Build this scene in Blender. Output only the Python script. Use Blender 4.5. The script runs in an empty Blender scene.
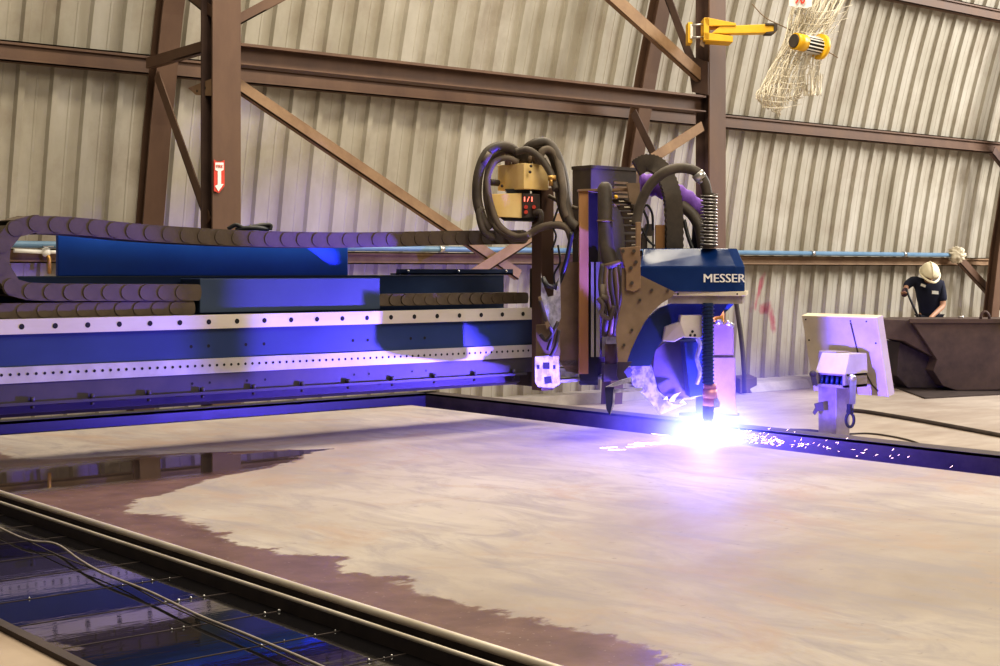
import bpy, bmesh, math, random
from mathutils import Vector, Matrix
random.seed(7)
S = bpy.context.scene
COL = S.collection
FPX = 1450.0; HOR = 270.0; CZ = 1.65
A = math.radians(50.3)
FX, FY = math.cos(A), math.sin(A)
RX, RY = math.sin(A), -math.cos(A)
FWD = Vector((FX, FY, 0)); RGT = Vector((RX, RY, 0)); UP = Vector((0, 0, 1))

# ---- the camera: a level camera at eye height, shifted down ----
cam = bpy.data.cameras.new('camera'); cam.sensor_width = 36; cam.lens = 36*FPX/1000
cam.shift_y = -(333-HOR)/1000.0; cam.clip_end = 200
co = bpy.data.objects.new('camera', cam); COL.objects.link(co)
co.location = (0, 0, CZ); co.rotation_euler = (math.pi/2, 0, A-math.pi/2)
S.camera = co

# ---- survey helpers: a sight line of the photo met with a depth or a world plane ----
def P(px, py, d):
    v = FWD*d + RGT*((px-500)/FPX*d)
    return Vector((v.x, v.y, CZ-(py-HOR)/FPX*d))
def PY(px, py, Y):
    k = (px-500)/FPX
    return P(px, py, Y/(FY+RY*k))
def PX(px, py, X):
    k = (px-500)/FPX
    return P(px, py, X/(FX+RX*k))
def PZ(px, py, z):
    return P(px, py, (CZ-z)*FPX/(py-HOR))

# ---- materials ----
def newmat(name):
    m = bpy.data.materials.new(name); m.use_nodes = True
    nt = m.node_tree; b = nt.nodes['Principled BSDF']
    return m, nt, b
def N(nt, t, **kw):
    n = nt.nodes.new(t)
    for k, v in kw.items():
        if k.startswith('i_'):
            key = k[2:]
            n.inputs[int(key) if key.isdigit() else key.replace('_', ' ')].default_value = v
        else: setattr(n, k, v)
    return n
def L(nt, a, b): nt.links.new(a, b)
def math_(nt, op, a, b=None, clamp=False):
    n = nt.nodes.new('ShaderNodeMath'); n.operation = op; n.use_clamp = clamp
    for i, x in enumerate((a, b)):
        if x is None: continue
        if isinstance(x, (int, float)): n.inputs[i].default_value = x
        else: L(nt, x, n.inputs[i])
    return n.outputs[0]
def ramp(nt, fac, stops):
    n = nt.nodes.new('ShaderNodeValToRGB'); e = n.color_ramp.elements
    while len(e) < len(stops): e.new(0.5)
    for i, (p, c) in enumerate(stops):
        e[i].position = p
        e[i].color = (c, c, c, 1) if isinstance(c, (int, float)) else (*c, 1)
    L(nt, fac, n.inputs[0]); return n.outputs[0]
def mixc(nt, fac, a, b):
    n = nt.nodes.new('ShaderNodeMix'); n.data_type = 'RGBA'
    if isinstance(fac, (int, float)): n.inputs[0].default_value = fac
    else: L(nt, fac, n.inputs[0])
    for i, x in ((6, a), (7, b)):
        if isinstance(x, tuple): n.inputs[i].default_value = (*x, 1)
        else: L(nt, x, n.inputs[i])
    return n.outputs[2]
def noise(nt, scale, detail=5, vec=None, rough=.55, dist=0):
    n = nt.nodes.new('ShaderNodeTexNoise'); n.inputs['Scale'].default_value = scale
    n.inputs['Detail'].default_value = detail; n.inputs['Roughness'].default_value = rough
    n.inputs['Distortion'].default_value = dist
    if vec is not None: L(nt, vec, n.inputs['Vector'])
    return n.outputs[0]
def pos(nt): return nt.nodes.new('ShaderNodeNewGeometry').outputs['Position']
def scaled(nt, v, s):
    n = nt.nodes.new('ShaderNodeVectorMath'); n.operation = 'MULTIPLY'
    L(nt, v, n.inputs[0]); n.inputs[1].default_value = s; return n.outputs[0]
def bump(nt, b, h, strength=.3, dist=.01):
    n = nt.nodes.new('ShaderNodeBump'); n.inputs['Strength'].default_value = strength
    n.inputs['Distance'].default_value = dist
    L(nt, h, n.inputs['Height']); L(nt, n.outputs[0], b.inputs['Normal'])
def worn(name, c1, c2, rough=.6, metal=0.0, scale=6, lo=.35, hi=.7, stretch=(1, 1, 1), bmp=.15, rough2=None):
    m, nt, b = newmat(name)
    v = scaled(nt, N(nt, 'ShaderNodeTexCoord').outputs['Object'], stretch)
    f = ramp(nt, noise(nt, scale, 6, v, .62), [(lo, 0), (hi, 1)])
    L(nt, mixc(nt, f, c1, c2), b.inputs['Base Color'])
    b.inputs['Metallic'].default_value = metal
    r = ramp(nt, f, [(0, rough), (1, rough2 if rough2 is not None else min(1, rough+.12))])
    L(nt, r, b.inputs['Roughness'])
    if bmp: bump(nt, b, noise(nt, scale*6, 4, v), bmp, .004)
    return m
def glow(name, c, s):
    m, nt, b = newmat(name)
    b.inputs['Base Color'].default_value = (*c, 1)
    b.inputs['Emission Color'].default_value = (*c, 1); b.inputs['Emission Strength'].default_value = s
    return m

M = {}
M['steel'] = worn('brown_primer', (.092, .049, .031), (.148, .087, .055), .6, .0, 3, .3, .75, (1, 1, .4))
M['steel_dark'] = worn('dark_brown_steel', (.062, .036, .03), (.11, .068, .052), .65, 0, 3)
M['steel_tan'] = worn('dusty_brown_steel', (.20, .12, .068), (.30, .20, .12), .7, 0, 4)
M['dusty'] = worn('dusty_machine_steel', (.17, .115, .072), (.27, .19, .125), .65, .1, 5)
M['dusty_dark'] = worn('dark_dusty_machine_steel', (.045, .035, .03), (.085, .065, .052), .6, .1, 6)
M['copper'] = worn('orange_brown_bar', (.36, .17, .06), (.50, .27, .11), .5, .2, 5, stretch=(1, 1, .3))
M['blue'] = worn('blue_paint', (.008, .085, .46), (.012, .12, .58), .35, 0, 2.5, .3, .8, bmp=.03)
M['blue_body'] = worn('dusty_blue_paint', (.016, .036, .11), (.026, .05, .145), .42, 0, 3, .3, .8, bmp=.03)
M['navy'] = worn('navy_paint', (.006, .022, .075), (.012, .035, .11), .4, 0, 3, bmp=.03)
M['blue_grey'] = worn('dusty_slate_blue_paint', (.032, .052, .095), (.046, .07, .12), .45, 0, 2, bmp=.03)
M['cover'] = worn('glossy_blue_paint', (.004, .024, .11), (.007, .036, .15), .14, 0, 5, bmp=0, rough2=.3)
M['rail'] = worn('ground_steel', (.66, .58, .46), (.80, .73, .62), .38, .35, 4, stretch=(.3, 1, 1), bmp=.04)
M['rack'] = worn('rack_steel', (.46, .42, .38), (.58, .53, .48), .4, .3, 7, bmp=.06)
M['hole'] = worn('dark_hole', (.012, .01, .01), (.02, .018, .016), .8, bmp=0)
M['chain'] = worn('dusty_plastic_chain', (.065, .045, .029), (.125, .09, .06), .6, 0, 7, .3, .75)
M['lowbeam'] = worn('grimy_blue_brown_steel', (.05, .042, .055), (.085, .068, .07), .5, .1, 4)
M['yellow_box'] = worn('dusty_yellow_paint', (.80, .55, .20), (.90, .68, .31), .5, 0, 6, bmp=.05)
M['yellow'] = worn('yellow_paint', (.72, .40, .012), (.82, .50, .03), .4, 0, 4, bmp=.03)
M['rubber'] = worn('dusty_rubber', (.055, .043, .033), (.11, .086, .064), .55, 0, 9)
M['black'] = worn('black_rubber', (.012, .012, .014), (.024, .023, .025), .45, 0, 9)
M['tanhose'] = worn('tan_dusty_hose', (.11, .085, .062), (.18, .14, .10), .6, 0, 10)
M['white'] = worn('white_paint', (.74, .72, .68), (.84, .82, .78), .5, 0, 5, bmp=.03)
M['red'] = worn('red_paint', (.55, .05, .03), (.65, .08, .05), .5, 0, 5, bmp=0)
M['led'] = glow('red_led', (1, .18, .12), 2.2)
M['lav'] = worn('galvanised_sheet', (.26, .25, .25), (.46, .44, .44), .5, .1, 22, .42, .6, bmp=.2)
M['spatter'] = worn('spattered_sheet', (.05, .045, .05), (.21, .20, .21), .7, .0, 20, .38, .56, bmp=.2)
M['grime'] = worn('burnt_steel', (.045, .032, .03), (.085, .062, .054), .6, .2, 9)
M['cream'] = worn('cream_paint', (.50, .44, .36), (.62, .56, .47), .45, 0, 5, bmp=.05)
M['creamtop'] = worn('pale_cream_paint', (.60, .52, .38), (.70, .62, .48), .6, 0, 5, bmp=.05)
M['post'] = worn('weathered_grey_steel', (.26, .22, .19), (.38, .33, .29), .6, .2, 14)
M['chrome'] = worn('bright_metal', (.5, .48, .46), (.62, .6, .58), .28, .9, 8, bmp=0)
M['bin'] = worn('rusted_skip_steel', (.065, .042, .036), (.12, .08, .062), .7, .1, 4, .35, .7)
M['pipe_blue'] = worn('blue_pipe_paint', (.12, .22, .34), (.17, .28, .40), .35, 0, 4, bmp=0)
M['concrete'] = worn('pale_concrete', (.33, .29, .26), (.46, .41, .37), .8, 0, 4)
M['brass'] = worn('brass', (.45, .26, .07), (.55, .34, .12), .4, .7, 8, bmp=0)
M['torch_copper'] = worn('hot_copper', (.55, .22, .13), (.65, .3, .2), .4, .4, 12, bmp=.05)
M['net'] = worn('white_cord', (.66, .60, .48), (.78, .73, .62), .8, 0, 8, bmp=0)
M['film'] = worn('white_plastic_film', (.72, .70, .66), (.82, .8, .77), .4, 0, 4, bmp=0)
M['violet'] = worn('violet_fabric', (.15, .06, .34), (.26, .12, .52), .7, 0, 12)
M['skin'] = worn('skin', (.40, .21, .13), (.46, .26, .17), .55, 0, 12, bmp=0)
M['shirt'] = worn('navy_work_shirt', (.008, .010, .026), (.018, .02, .042), .85, 0, 8, bmp=.1)
M['trouser'] = worn('dark_work_trousers', (.012, .014, .028), (.022, .024, .04), .85, 0, 8, bmp=.1)
M['hat'] = worn('cream_hard_hat', (.72, .64, .44), (.80, .73, .54), .35, 0, 6, bmp=0)
M['glove'] = worn('dark_work_glove', (.05, .02, .04), (.09, .04, .06), .8, 0, 9)
M['boot'] = worn('black_boot', (.012, .010, .01), (.025, .02, .018), .5, 0, 9)
M['patch'] = worn('white_patch', (.6, .58, .52), (.7, .68, .62), .8, 0, 9, bmp=0)
M['arc'] = glow('plasma_arc', (.75, .85, 1.0), 60)
M['spark'] = glow('spark', (1.0, .62, .55), 9)
M['hair'] = worn('dark_hair', (.01, .008, .006), (.02, .016, .012), .7, 0, 20, bmp=0)

# ---- mesh builder ----
class MB:
    def __init__(s): s.v = []; s.f = []; s.mi = []; s.sm = []
    def add(s, vs, fs, mi=0, smooth=False):
        o = len(s.v); s.v += [Vector(v) for v in vs]
        for f in fs:
            s.f.append([i+o for i in f]); s.mi.append(mi); s.sm.append(smooth)
        return s
    def prism(s, pts, ext, mi=0):
        pts = [Vector(p) for p in pts]; ext = Vector(ext); n = len(pts)
        vs = pts+[p+ext for p in pts]
        fs = [list(range(n))[::-1], list(range(n, 2*n))]+[[i, (i+1) % n, n+(i+1) % n, n+i] for i in range(n)]
        return s.add(vs, fs, mi)
    def box(s, lo, hi, mi=0):
        a, b = lo, hi
        return s.prism([(a[0], a[1], a[2]), (b[0], a[1], a[2]), (b[0], b[1], a[2]), (a[0], b[1], a[2])], (0, 0, b[2]-a[2]), mi)
    def obox(s, c, ax, half, mi=0):
        c = Vector(c); ax = [Vector(a).normalized() for a in ax]
        def q(i, j, k): return c+ax[0]*half[0]*i+ax[1]*half[1]*j+ax[2]*half[2]*k
        return s.prism([q(-1, -1, -1), q(1, -1, -1), q(1, 1, -1), q(-1, 1, -1)], ax[2]*2*half[2], mi)
    def bar(s, p0, p1, w, h, up=(0, 0, 1), mi=0):
        p0, p1 = Vector(p0), Vector(p1); d = (p1-p0).normalized(); u = Vector(up)
        x = d.cross(u)
        if x.length < 1e-4: x = d.cross(Vector((1, 0, 0)))
        x.normalize(); y = x.cross(d).normalized()
        pts = [p0+x*w/2*i+y*h/2*j for i, j in ((-1, -1), (1, -1), (1, 1), (-1, 1))]
        return s.prism(pts, p1-p0, mi)
    def tube(s, pts, r, n=8, mi=0, smooth=True, cap=True):
        pts = [Vector(p) for p in pts]; k = len(pts); rs = r if isinstance(r, (list, tuple)) else [r]*k
        vs = []; prev = None
        for i, p in enumerate(pts):
            t = (pts[min(i+1, k-1)]-pts[max(i-1, 0)])
            t = t.normalized() if t.length > 1e-9 else Vector((0, 0, 1))
            if prev is None:
                x = t.cross(Vector((0, 0, 1)))
                if x.length < 1e-3: x = t.cross(Vector((1, 0, 0)))
            else: x = prev-t*prev.dot(t)
            x.normalize(); prev = x; y = t.cross(x)
            for j in range(n):
                a = 2*math.pi*j/n
                vs.append(p+(x*math.cos(a)+y*math.sin(a))*rs[i])
        fs = [[i*n+j, i*n+(j+1) % n, (i+1)*n+(j+1) % n, (i+1)*n+j] for i in range(k-1) for j in range(n)]
        s.add(vs, fs, mi, smooth)
        if cap:
            s.add(vs[:n], [list(range(n))[::-1]], mi); s.add(vs[-n:], [list(range(n))], mi)
        return s
    def cyl(s, p0, p1, r, n=16, mi=0, r2=None): return s.tube([p0, p1], [r, r if r2 is None else r2], n, mi)
    def disc(s, c, nrm, r, n=12, mi=0):
        c = Vector(c); nrm = Vector(nrm).normalized(); x = nrm.cross(Vector((.3, .2, .9))).normalized(); y = nrm.cross(x)
        return s.add([c+(x*math.cos(2*math.pi*i/n)+y*math.sin(2*math.pi*i/n))*r for i in range(n)], [list(range(n))], mi)
    def sphere(s, c, r, nu=14, nv=8, mi=0, sc=(1, 1, 1)):
        c = Vector(c); vs = []; fs = []
        for i in range(nv+1):
            th = math.pi*i/nv
            for j in range(nu):
                ph = 2*math.pi*j/nu
                vs.append(c+Vector((r*sc[0]*math.sin(th)*math.cos(ph), r*sc[1]*math.sin(th)*math.sin(ph), r*sc[2]*math.cos(th))))
        for i in range(nv):
            for j in range(nu): fs.append([i*nu+j, (i+1)*nu+j, (i+1)*nu+(j+1) % nu, i*nu+(j+1) % nu])
        return s.add(vs, fs, mi, True)
    def rings(s, rings, mi=0, smooth=False, cap=True):
        n = len(rings[0]); vs = [v for r in rings for v in r]
        fs = [[i*n+j, i*n+(j+1) % n, (i+1)*n+(j+1) % n, (i+1)*n+j] for i in range(len(rings)-1) for j in range(n)]
        s.add(vs, fs, mi, smooth)
        if cap: s.add(rings[0], [list(range(n))[::-1]], mi); s.add(rings[-1], [list(range(n))], mi)
        return s
    def build(s, name, mats, parent=None, bevel=0, fix=True):
        me = bpy.data.meshes.new(name)
        off = world_loc(parent) if parent else Vector()
        me.from_pydata([v-off for v in s.v], [], s.f)
        for m in (mats if isinstance(mats, (list, tuple)) else [mats]): me.materials.append(M[m] if isinstance(m, str) else m)
        me.polygons.foreach_set('material_index', s.mi); me.polygons.foreach_set('use_smooth', s.sm)
        if fix:
            bm = bmesh.new(); bm.from_mesh(me)
            bmesh.ops.remove_doubles(bm, verts=bm.verts, dist=1e-5)
            bmesh.ops.recalc_face_normals(bm, faces=bm.faces); bm.to_mesh(me); bm.free()
        me.update()
        o = bpy.data.objects.new(name, me); COL.objects.link(o)
        if parent: o.parent = parent
        if bevel:
            b = o.modifiers.new('bevel', 'BEVEL'); b.width = bevel; b.segments = 2; b.limit_method = 'ANGLE'
        return o
def world_loc(o):
    v = Vector()
    while o is not None: v += o.location; o = o.parent
    return v
def thing(name, label, cat, loc, group=None):
    o = bpy.data.objects.new(name, None); COL.objects.link(o); o.location = loc; o.empty_display_size = .1
    o['label'] = label; o['category'] = cat
    if group: o['group'] = group
    return o
def tag(o, label, cat, group=None, kind=None):
    o['label'] = label; o['category'] = cat
    if group: o['group'] = group
    if kind: o['kind'] = kind
    return o
def struct(o): o['kind'] = 'structure'; return o
def curve(pts, n=8):
    pts = [Vector(p) for p in pts]; out = []
    q = [pts[0]*2-pts[1]]+pts+[pts[-1]*2-pts[-2]]
    for i in range(1, len(q)-2):
        for k in range(n):
            t = k/n
            out.append(.5*((2*q[i])+(q[i+1]-q[i-1])*t+(2*q[i-1]-5*q[i]+4*q[i+1]-q[i+2])*t*t+(3*q[i]-q[i-1]-3*q[i+1]+q[i+2])*t**3))
    out.append(pts[-1]); return out
def pc(seq, n=8): return curve([P(*a) for a in seq], n)
def slant(seq, x0, d0, x1, d1): return [P(x, y, d0+(x-x0)/(x1-x0)*(d1-d0)) for x, y in seq]
def poly(seq, d): return [P(x, y, d) for x, y in seq]
def text_mesh(name, body, width, origin, right, mat, parent, up=UP, off=0.0, height=None, bold=0):
    cu = bpy.data.curves.new(name, 'FONT'); cu.body = body; cu.size = 1; cu.offset = off; cu.extrude = 0.01; cu.resolution_u = 3
    tmp = bpy.data.objects.new(name+'_tmp', cu); COL.objects.link(tmp)
    dg = bpy.context.evaluated_depsgraph_get()
    me = bpy.data.meshes.new_from_object(tmp.evaluated_get(dg)); bpy.data.objects.remove(tmp)
    xs = [v.co.x for v in me.vertices]; ys = [v.co.y for v in me.vertices]
    w = max(xs)-min(xs); h = max(ys)-min(ys); s = width/w; sy = (height/h) if height else s
    right = Vector(right).normalized(); nrm = right.cross(up).normalized()
    offl = world_loc(parent) if parent else Vector()
    for v in me.vertices:
        c = v.co.copy()
        v.co = Vector(origin)+right*(c.x-min(xs))*s+up*(c.y-min(ys))*sy+nrm*(c.z*.12)-offl
    if bold:
        bm = bmesh.new(); bm.from_mesh(me); gg = bmesh.ops.duplicate(bm, geom=bm.verts[:]+bm.edges[:]+bm.faces[:])['geom']
        for v in gg:
            if isinstance(v, bmesh.types.BMVert): v.co += right*bold+nrm*.0004
        bm.to_mesh(me); bm.free()
    me.materials.clear(); me.materials.append(M[mat]); me.name = name
    o = bpy.data.objects.new(name, me); COL.objects.link(o); o.parent = parent
    return o

# =====================================================================  THE HALL
def Yw(z): return 13.4-.045*z-.0265*z*z
# floor
m, nt, b = newmat('dusty_concrete_floor'); p = pos(nt)
c = ramp(nt, noise(nt, .9, 8, p, .6), [(.3, (.30, .235, .19)), (.7, (.47, .40, .34))])
d = ramp(nt, noise(nt, 3.5, 6, scaled(nt, p, (.5, 1.5, 1)), .6), [(.40, 0), (.75, 1)])
L(nt, mixc(nt, math_(nt, 'MULTIPLY', d, .45), c, (.22, .17, .145)), b.inputs['Base Color']); b.inputs['Roughness'].default_value = .75
bump(nt, b, noise(nt, 40, 4, p), .1, .005); M['floor'] = m
struct(MB().box((-9, -6, -.2), (34, 14.6, 0)).build('floor', 'floor'))
# corrugated wall
m, nt, b = newmat('corrugated_sheet'); p = pos(nt)
st = noise(nt, 1.0, 7, scaled(nt, p, (1.1, .3, .55)), .6)
c = ramp(nt, st, [(.32, (.33, .30, .24)), (.5, (.43, .40, .335)), (.72, (.54, .51, .45))])
dirt = ramp(nt, noise(nt, 1.4, 8, p, .68), [(.5, 0), (.8, .6)])
c = mixc(nt, dirt, c, (.26, .20, .155))
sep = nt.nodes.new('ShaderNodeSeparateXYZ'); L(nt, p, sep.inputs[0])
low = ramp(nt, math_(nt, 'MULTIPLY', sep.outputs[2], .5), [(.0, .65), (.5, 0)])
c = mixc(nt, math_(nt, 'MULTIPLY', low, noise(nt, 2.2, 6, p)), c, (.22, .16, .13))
def blot(px, py, rx, rz, ang):                      # red spray marks on the sheet
    q = PY(px, py, Yw(1.2)); s = nt.nodes.new('ShaderNodeVectorMath'); s.operation = 'SUBTRACT'
    L(nt, p, s.inputs[0]); s.inputs[1].default_value = q
    x = nt.nodes.new('ShaderNodeSeparateXYZ'); L(nt, s.outputs[0], x.inputs[0])
    ca, sa = math.cos(ang), math.sin(ang)
    u = math_(nt, 'ADD', math_(nt, 'MULTIPLY', x.outputs[0], ca/rx), math_(nt, 'MULTIPLY', x.outputs[2], sa/rx))
    w = math_(nt, 'ADD', math_(nt, 'MULTIPLY', x.outputs[0], -sa/rz), math_(nt, 'MULTIPLY', x.outputs[2], ca/rz))
    r = math_(nt, 'ADD', math_(nt, 'POWER', math_(nt, 'ABSOLUTE', u), 2), math_(nt, 'POWER', math_(nt, 'ABSOLUTE', w), 2))
    r = math_(nt, 'ADD', r, math_(nt, 'MULTIPLY', noise(nt, 9, 4, p), .9))
    return ramp(nt, r, [(.45, .75), (1.0, 0)])
for a in ((757, 291, .11, .42, -.35), (772, 318, .13, .36, .45), (764, 308, .16, .12, 0)):
    c = mixc(nt, blot(*a), c, (.36, .035, .09))
L(nt, c, b.inputs['Base Color']); b.inputs['Roughness'].default_value = .5; b.inputs['Metallic'].default_value = .15
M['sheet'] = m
w = MB(); prof = [(0, 0), (.10, 0), (.106, .004), (.118, .004), (.124, 0), (.225, 0), (.243, .05), (.300, .05)]
xs = []
for i in range(-26, 105):
    for a, h in prof: xs.append((i*.32+a, h))
zs = [0, .5, 1, 1.5, 2, 2.5, 3, 3.5, 4, 4.5, 5, 5.5, 6, 6.6, 7.2, 8]
vs = [(x, Yw(z)-h, z) for z in zs for x, h in xs]; n = len(xs)
w.add(vs, [[r*n+i, r*n+i+1, (r+1)*n+i+1, (r+1)*n+i] for r in range(len(zs)-1) for i in range(n-1)])
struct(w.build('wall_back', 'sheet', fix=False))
# kerb at the foot of the wall
struct(MB().box((-8, 13.05, 0), (33, 13.42, .13)).build('trim_1', 'concrete'))

# inner columns (upright H sections) and outer columns (leaning with the wall)
def column(x, y, label):
    t = thing('steel_column', label, 'column', (x, y, 0), 'upright steel columns')
    MB().box((x-.135, y, 0), (x+.135, y+.02, 7)).build('flange', 'steel', t)
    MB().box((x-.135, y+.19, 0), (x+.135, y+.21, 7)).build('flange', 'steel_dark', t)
    MB().box((x-.01, y+.02, 0), (x+.01, y+.19, 7)).build('web', 'steel_dark', t)  # web and rear flange darker: shade of the recess put into their colour
    MB().box((x-.25, y-.1, 0), (x+.25, y+.36, .03)).build('base_plate', 'steel_dark', t)
    return t
cA = column(6.105, 11.0, 'brown upright steel column carrying the red arrow sign')
cB = column(12.32, 11.0, 'brown upright steel column carrying the yellow bracket')
def leaning(x, label):
    t = thing('leaning_column', label, 'column', (x, Yw(0)-.3, 0), 'leaning wall columns')
    zz = [0, 1, 2, 3, 4, 5, 6, 7]
    for nm, x0, x1, d0, d1 in (('flange', -.105, .105, .62, .60), ('web', -.02, .02, .60, .48), ('flange', -.105, .105, .48, .46)):
        MB().rings([[(x+x0, Yw(z)-d0, z), (x+x1, Yw(z)-d0, z), (x+x1, Yw(z)-d1, z), (x+x0, Yw(z)-d1, z)] for z in zz]).build(nm, 'steel', t)
    return t
leaning(6.20, 'brown column leaning with the wall, left of the arrow sign column')
leaning(12.46, 'brown column leaning with the wall behind the yellow bracket column')
leaning(20.8, 'brown leaning wall column at far right behind the skip')
# girts: horizontal channels along the sheeting
def girt(z, h, label, x0=-8, x1=33, mat='steel'):
    y = Yw(z)-.07
    g = MB().box((x0, y-.12, z+h/2-.012), (x1, y, z+h/2)).box((x0, y-.12, z-h/2), (x1, y, z-h/2+.012)).box((x0, y-.09, z-h/2), (x1, y-.078, z+h/2)).box((x0, y-.12, z+h/2-.035), (x1, y-.11, z+h/2)).box((x0, y-.12, z-h/2), (x1, y-.11, z-h/2+.03))
    return tag(g.build('wall_girt', mat), label, 'beam', 'wall girts')
girt(3.60, .185, 'long brown channel girt across the wall at mid height')
girt(1.78, .13, 'low brown girt running just below the blue pipe', mat='steel_tan')
girt(5.54, .18, 'high brown girt at the top right of the wall')
g = MB().box((6.2, 11.02, 3.58), (12.15, 11.2, 3.605)).box((6.2, 11.02, 3.42), (12.15, 11.2, 3.435)).box((6.2, 11.1, 3.43), (12.15, 11.115, 3.6))
tag(g.build('tie_beam', 'steel'), 'brown I-beam spanning between the two upright columns', 'beam')
# braces
def brace(p0, p1, wd, label, mat='steel', leg=.07):
    d = (p1-p0).normalized(); nrm = Vector((0, 1, 0)) if abs(d.x) > abs(d.y) else Vector((1, 0, 0))
    e = d.cross(nrm).normalized()
    if e.z < 0: e = -e
    g = MB().prism([p0-e*wd/2, p0+e*wd/2, p0+e*wd/2+nrm*.012, p0-e*wd/2+nrm*.012], p1-p0)
    g.prism([p0-e*wd/2, p0-e*(wd/2-.012), p0-e*(wd/2-.012)+nrm*leg, p0-e*wd/2+nrm*leg], p1-p0)
    return tag(g.build('brace', mat), label, 'brace', 'steel angle braces')
xa, xb, yb = 6.02, 12.2, 11.12
brace(PX(146, 63, xa), PX(201, 47, xa), .10, 'short brown strut from leaning column to arrow sign column')
brace(PX(156, 74, xa), PX(208, 222, xa), .10, 'steep brown angle brace descending left of the arrow sign column')
brace(PX(186, -8, xa), PX(212, 13, xa), .10, 'stub of brace at top left of the arrow sign column')
brace(PY(238, 20, yb), PY(290, -8, yb), .09, 'stub of brace at top right of the arrow sign column')
brace(PY(238, 84, yb), PY(520, 275, yb), .105, 'long brown diagonal brace descending right behind the cable chain', 'steel_tan')
brace(PY(462, 282, 11.03), PY(703, 126, 11.03), .11, 'pale brown diagonal brace rising from behind the beam to the yellow bracket column', 'steel_tan')
brace(PY(598, -18, 11.1), PY(702, 76, 11.1), .14, 'diagonal brace descending to the yellow bracket column from upper left', 'steel_tan')
brace(PX(664, -12, xb), PX(703, 92, xb), .10, 'steep dark brace at upper left of the yellow bracket column', 'steel_dark')
brace(PX(633, 112, xb), PX(656, 160, xb), .10, 'short dark brace below the tie beam by the machine', 'steel_dark')
q = Yw(1.6)-.35
brace(PY(960, 258, q), PY(1040, 345, q), .13, 'grey brown brace descending right of the pipe end', 'steel')
brace(PY(994, 150, Yw(3.3)-.5), PY(1030, 195, Yw(3.3)-.5), .13, 'brace at far right below the mid girt', 'steel_dark')
for s, lab in (([(188, 88), (213, 78), (213, 96), (196, 95)], 'bolted gusset plate on the arrow sign column'),):
    g = MB().prism([PX(x, y, 6.0) for x, y in s], (.012, 0, 0))
    for x, y in ((197, 91), (205, 88)): g.disc(PX(x, y, 5.996), (-1, 0, 0), .012, 10, 1)
    tag(g.build('gusset_plate', ['steel_tan', 'hole']), lab, 'plate')
g = MB().prism([PX(x, y, 12.15) for x, y in ((687, 55), (708, 62), (708, 95), (692, 92))], (.012, 0, 0))
tag(g.build('gusset_plate', 'steel_dark'), 'dark gusset plate on the yellow bracket column', 'plate')

# arrow sign
yS = 10.985
def pS(x, y, o=0): return PY(x, y, yS-o)
t = thing('arrow_sign', 'red and white down arrow sign fixed to brown column', 'sign', pS(219.5, 192))
MB().prism([pS(214, 159.5), pS(217, 161.5), pS(221.5, 161.5), pS(224.6, 160), pS(224.6, 186), pS(219, 193), pS(214, 191)], (0, .008, 0)).build('panel', 'red', t)
MB().prism([pS(x, y, .003) for x, y in ((215.3, 162.5), (223.6, 162.5), (223.6, 170), (221.2, 171), (221.2, 184), (223.8, 184), (218.5, 191.5), (215, 186), (217.8, 184.5), (217.8, 171), (215.3, 170))], (0, .002, 0)).build('arrow', 'white', t)
text_mesh('lettering', 'FIRE', .06, pS(216.4, 167.6, .006), (1, 0, 0), 'red', t, off=.01)
# blue pipe with tap and rag
yp = Yw(1.88)-.26
t = thing('blue_pipe', 'long pale blue pipe running along the corrugated wall', 'pipe', (6, yp, 1.88))
pe = PY(949, 256, yp)
MB().tube([(-7, yp, 1.885), (pe.x, yp, 1.885)], .032, 12).build('pipe', 'pipe_blue', t)
for i in range(12): MB().bar((-5.5+i*2.2, yp, 1.885), (-5.5+i*2.2, yp+.2, 1.885), .05, .02).tube([(-5.53+i*2.2, yp, 1.885), (-5.47+i*2.2, yp, 1.885)], .043, 12).build('bracket', 'chrome', t)
MB().box((14.0, yp-.045, 1.8), (14.2, yp+.05, 1.84)).build('clip', 'white', t)
MB().tube([(pe.x-.02, yp, 1.885), (pe.x+.05, yp, 1.885)], .05, 12).build('end_flange', 'chrome', t)
g = MB(); random.seed(3)
rc = PY(957, 255, yp-.08); g.sphere((0, 0, 0), 1, 28, 18)
for v in g.v:
    d_ = v.normalized(); f_ = .10+.03*math.sin(7*d_.x+3*d_.z+1)*math.cos(6*d_.z-4*d_.y)+.018*math.sin(15*d_.x+9*d_.z)+.01*math.sin(23*d_.y+17*d_.z)
    v.xyz = rc+d_*f_*1.12
tag(g.build('rag_bundle', 'creamtop'), 'crumpled cream rag bundled on the blue pipe end', 'rag')
q = PY(46, 252, yp-.02)
t = thing('wall_tap', 'small white wall tap with hanging brass pipe below blue pipe', 'tap', q)
MB().sphere(q, .045, 10, 8).cyl(q+Vector((-.3, 0, .01)), q, .02, 10).cyl(q, q+Vector((.14, 0, .0)), .018, 10).build('valve_body', 'white', t)
MB().tube([q, q+Vector((.02, -.03, -.06)), q+Vector((.02, -.03, -.2))], .018, 10).build('outlet', 'brass', t)
MB().bar(q+Vector((-.05, -.05, .05)), q+Vector((.05, -.05, .05)), .02, .012).build('handle', 'chrome', t)

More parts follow.
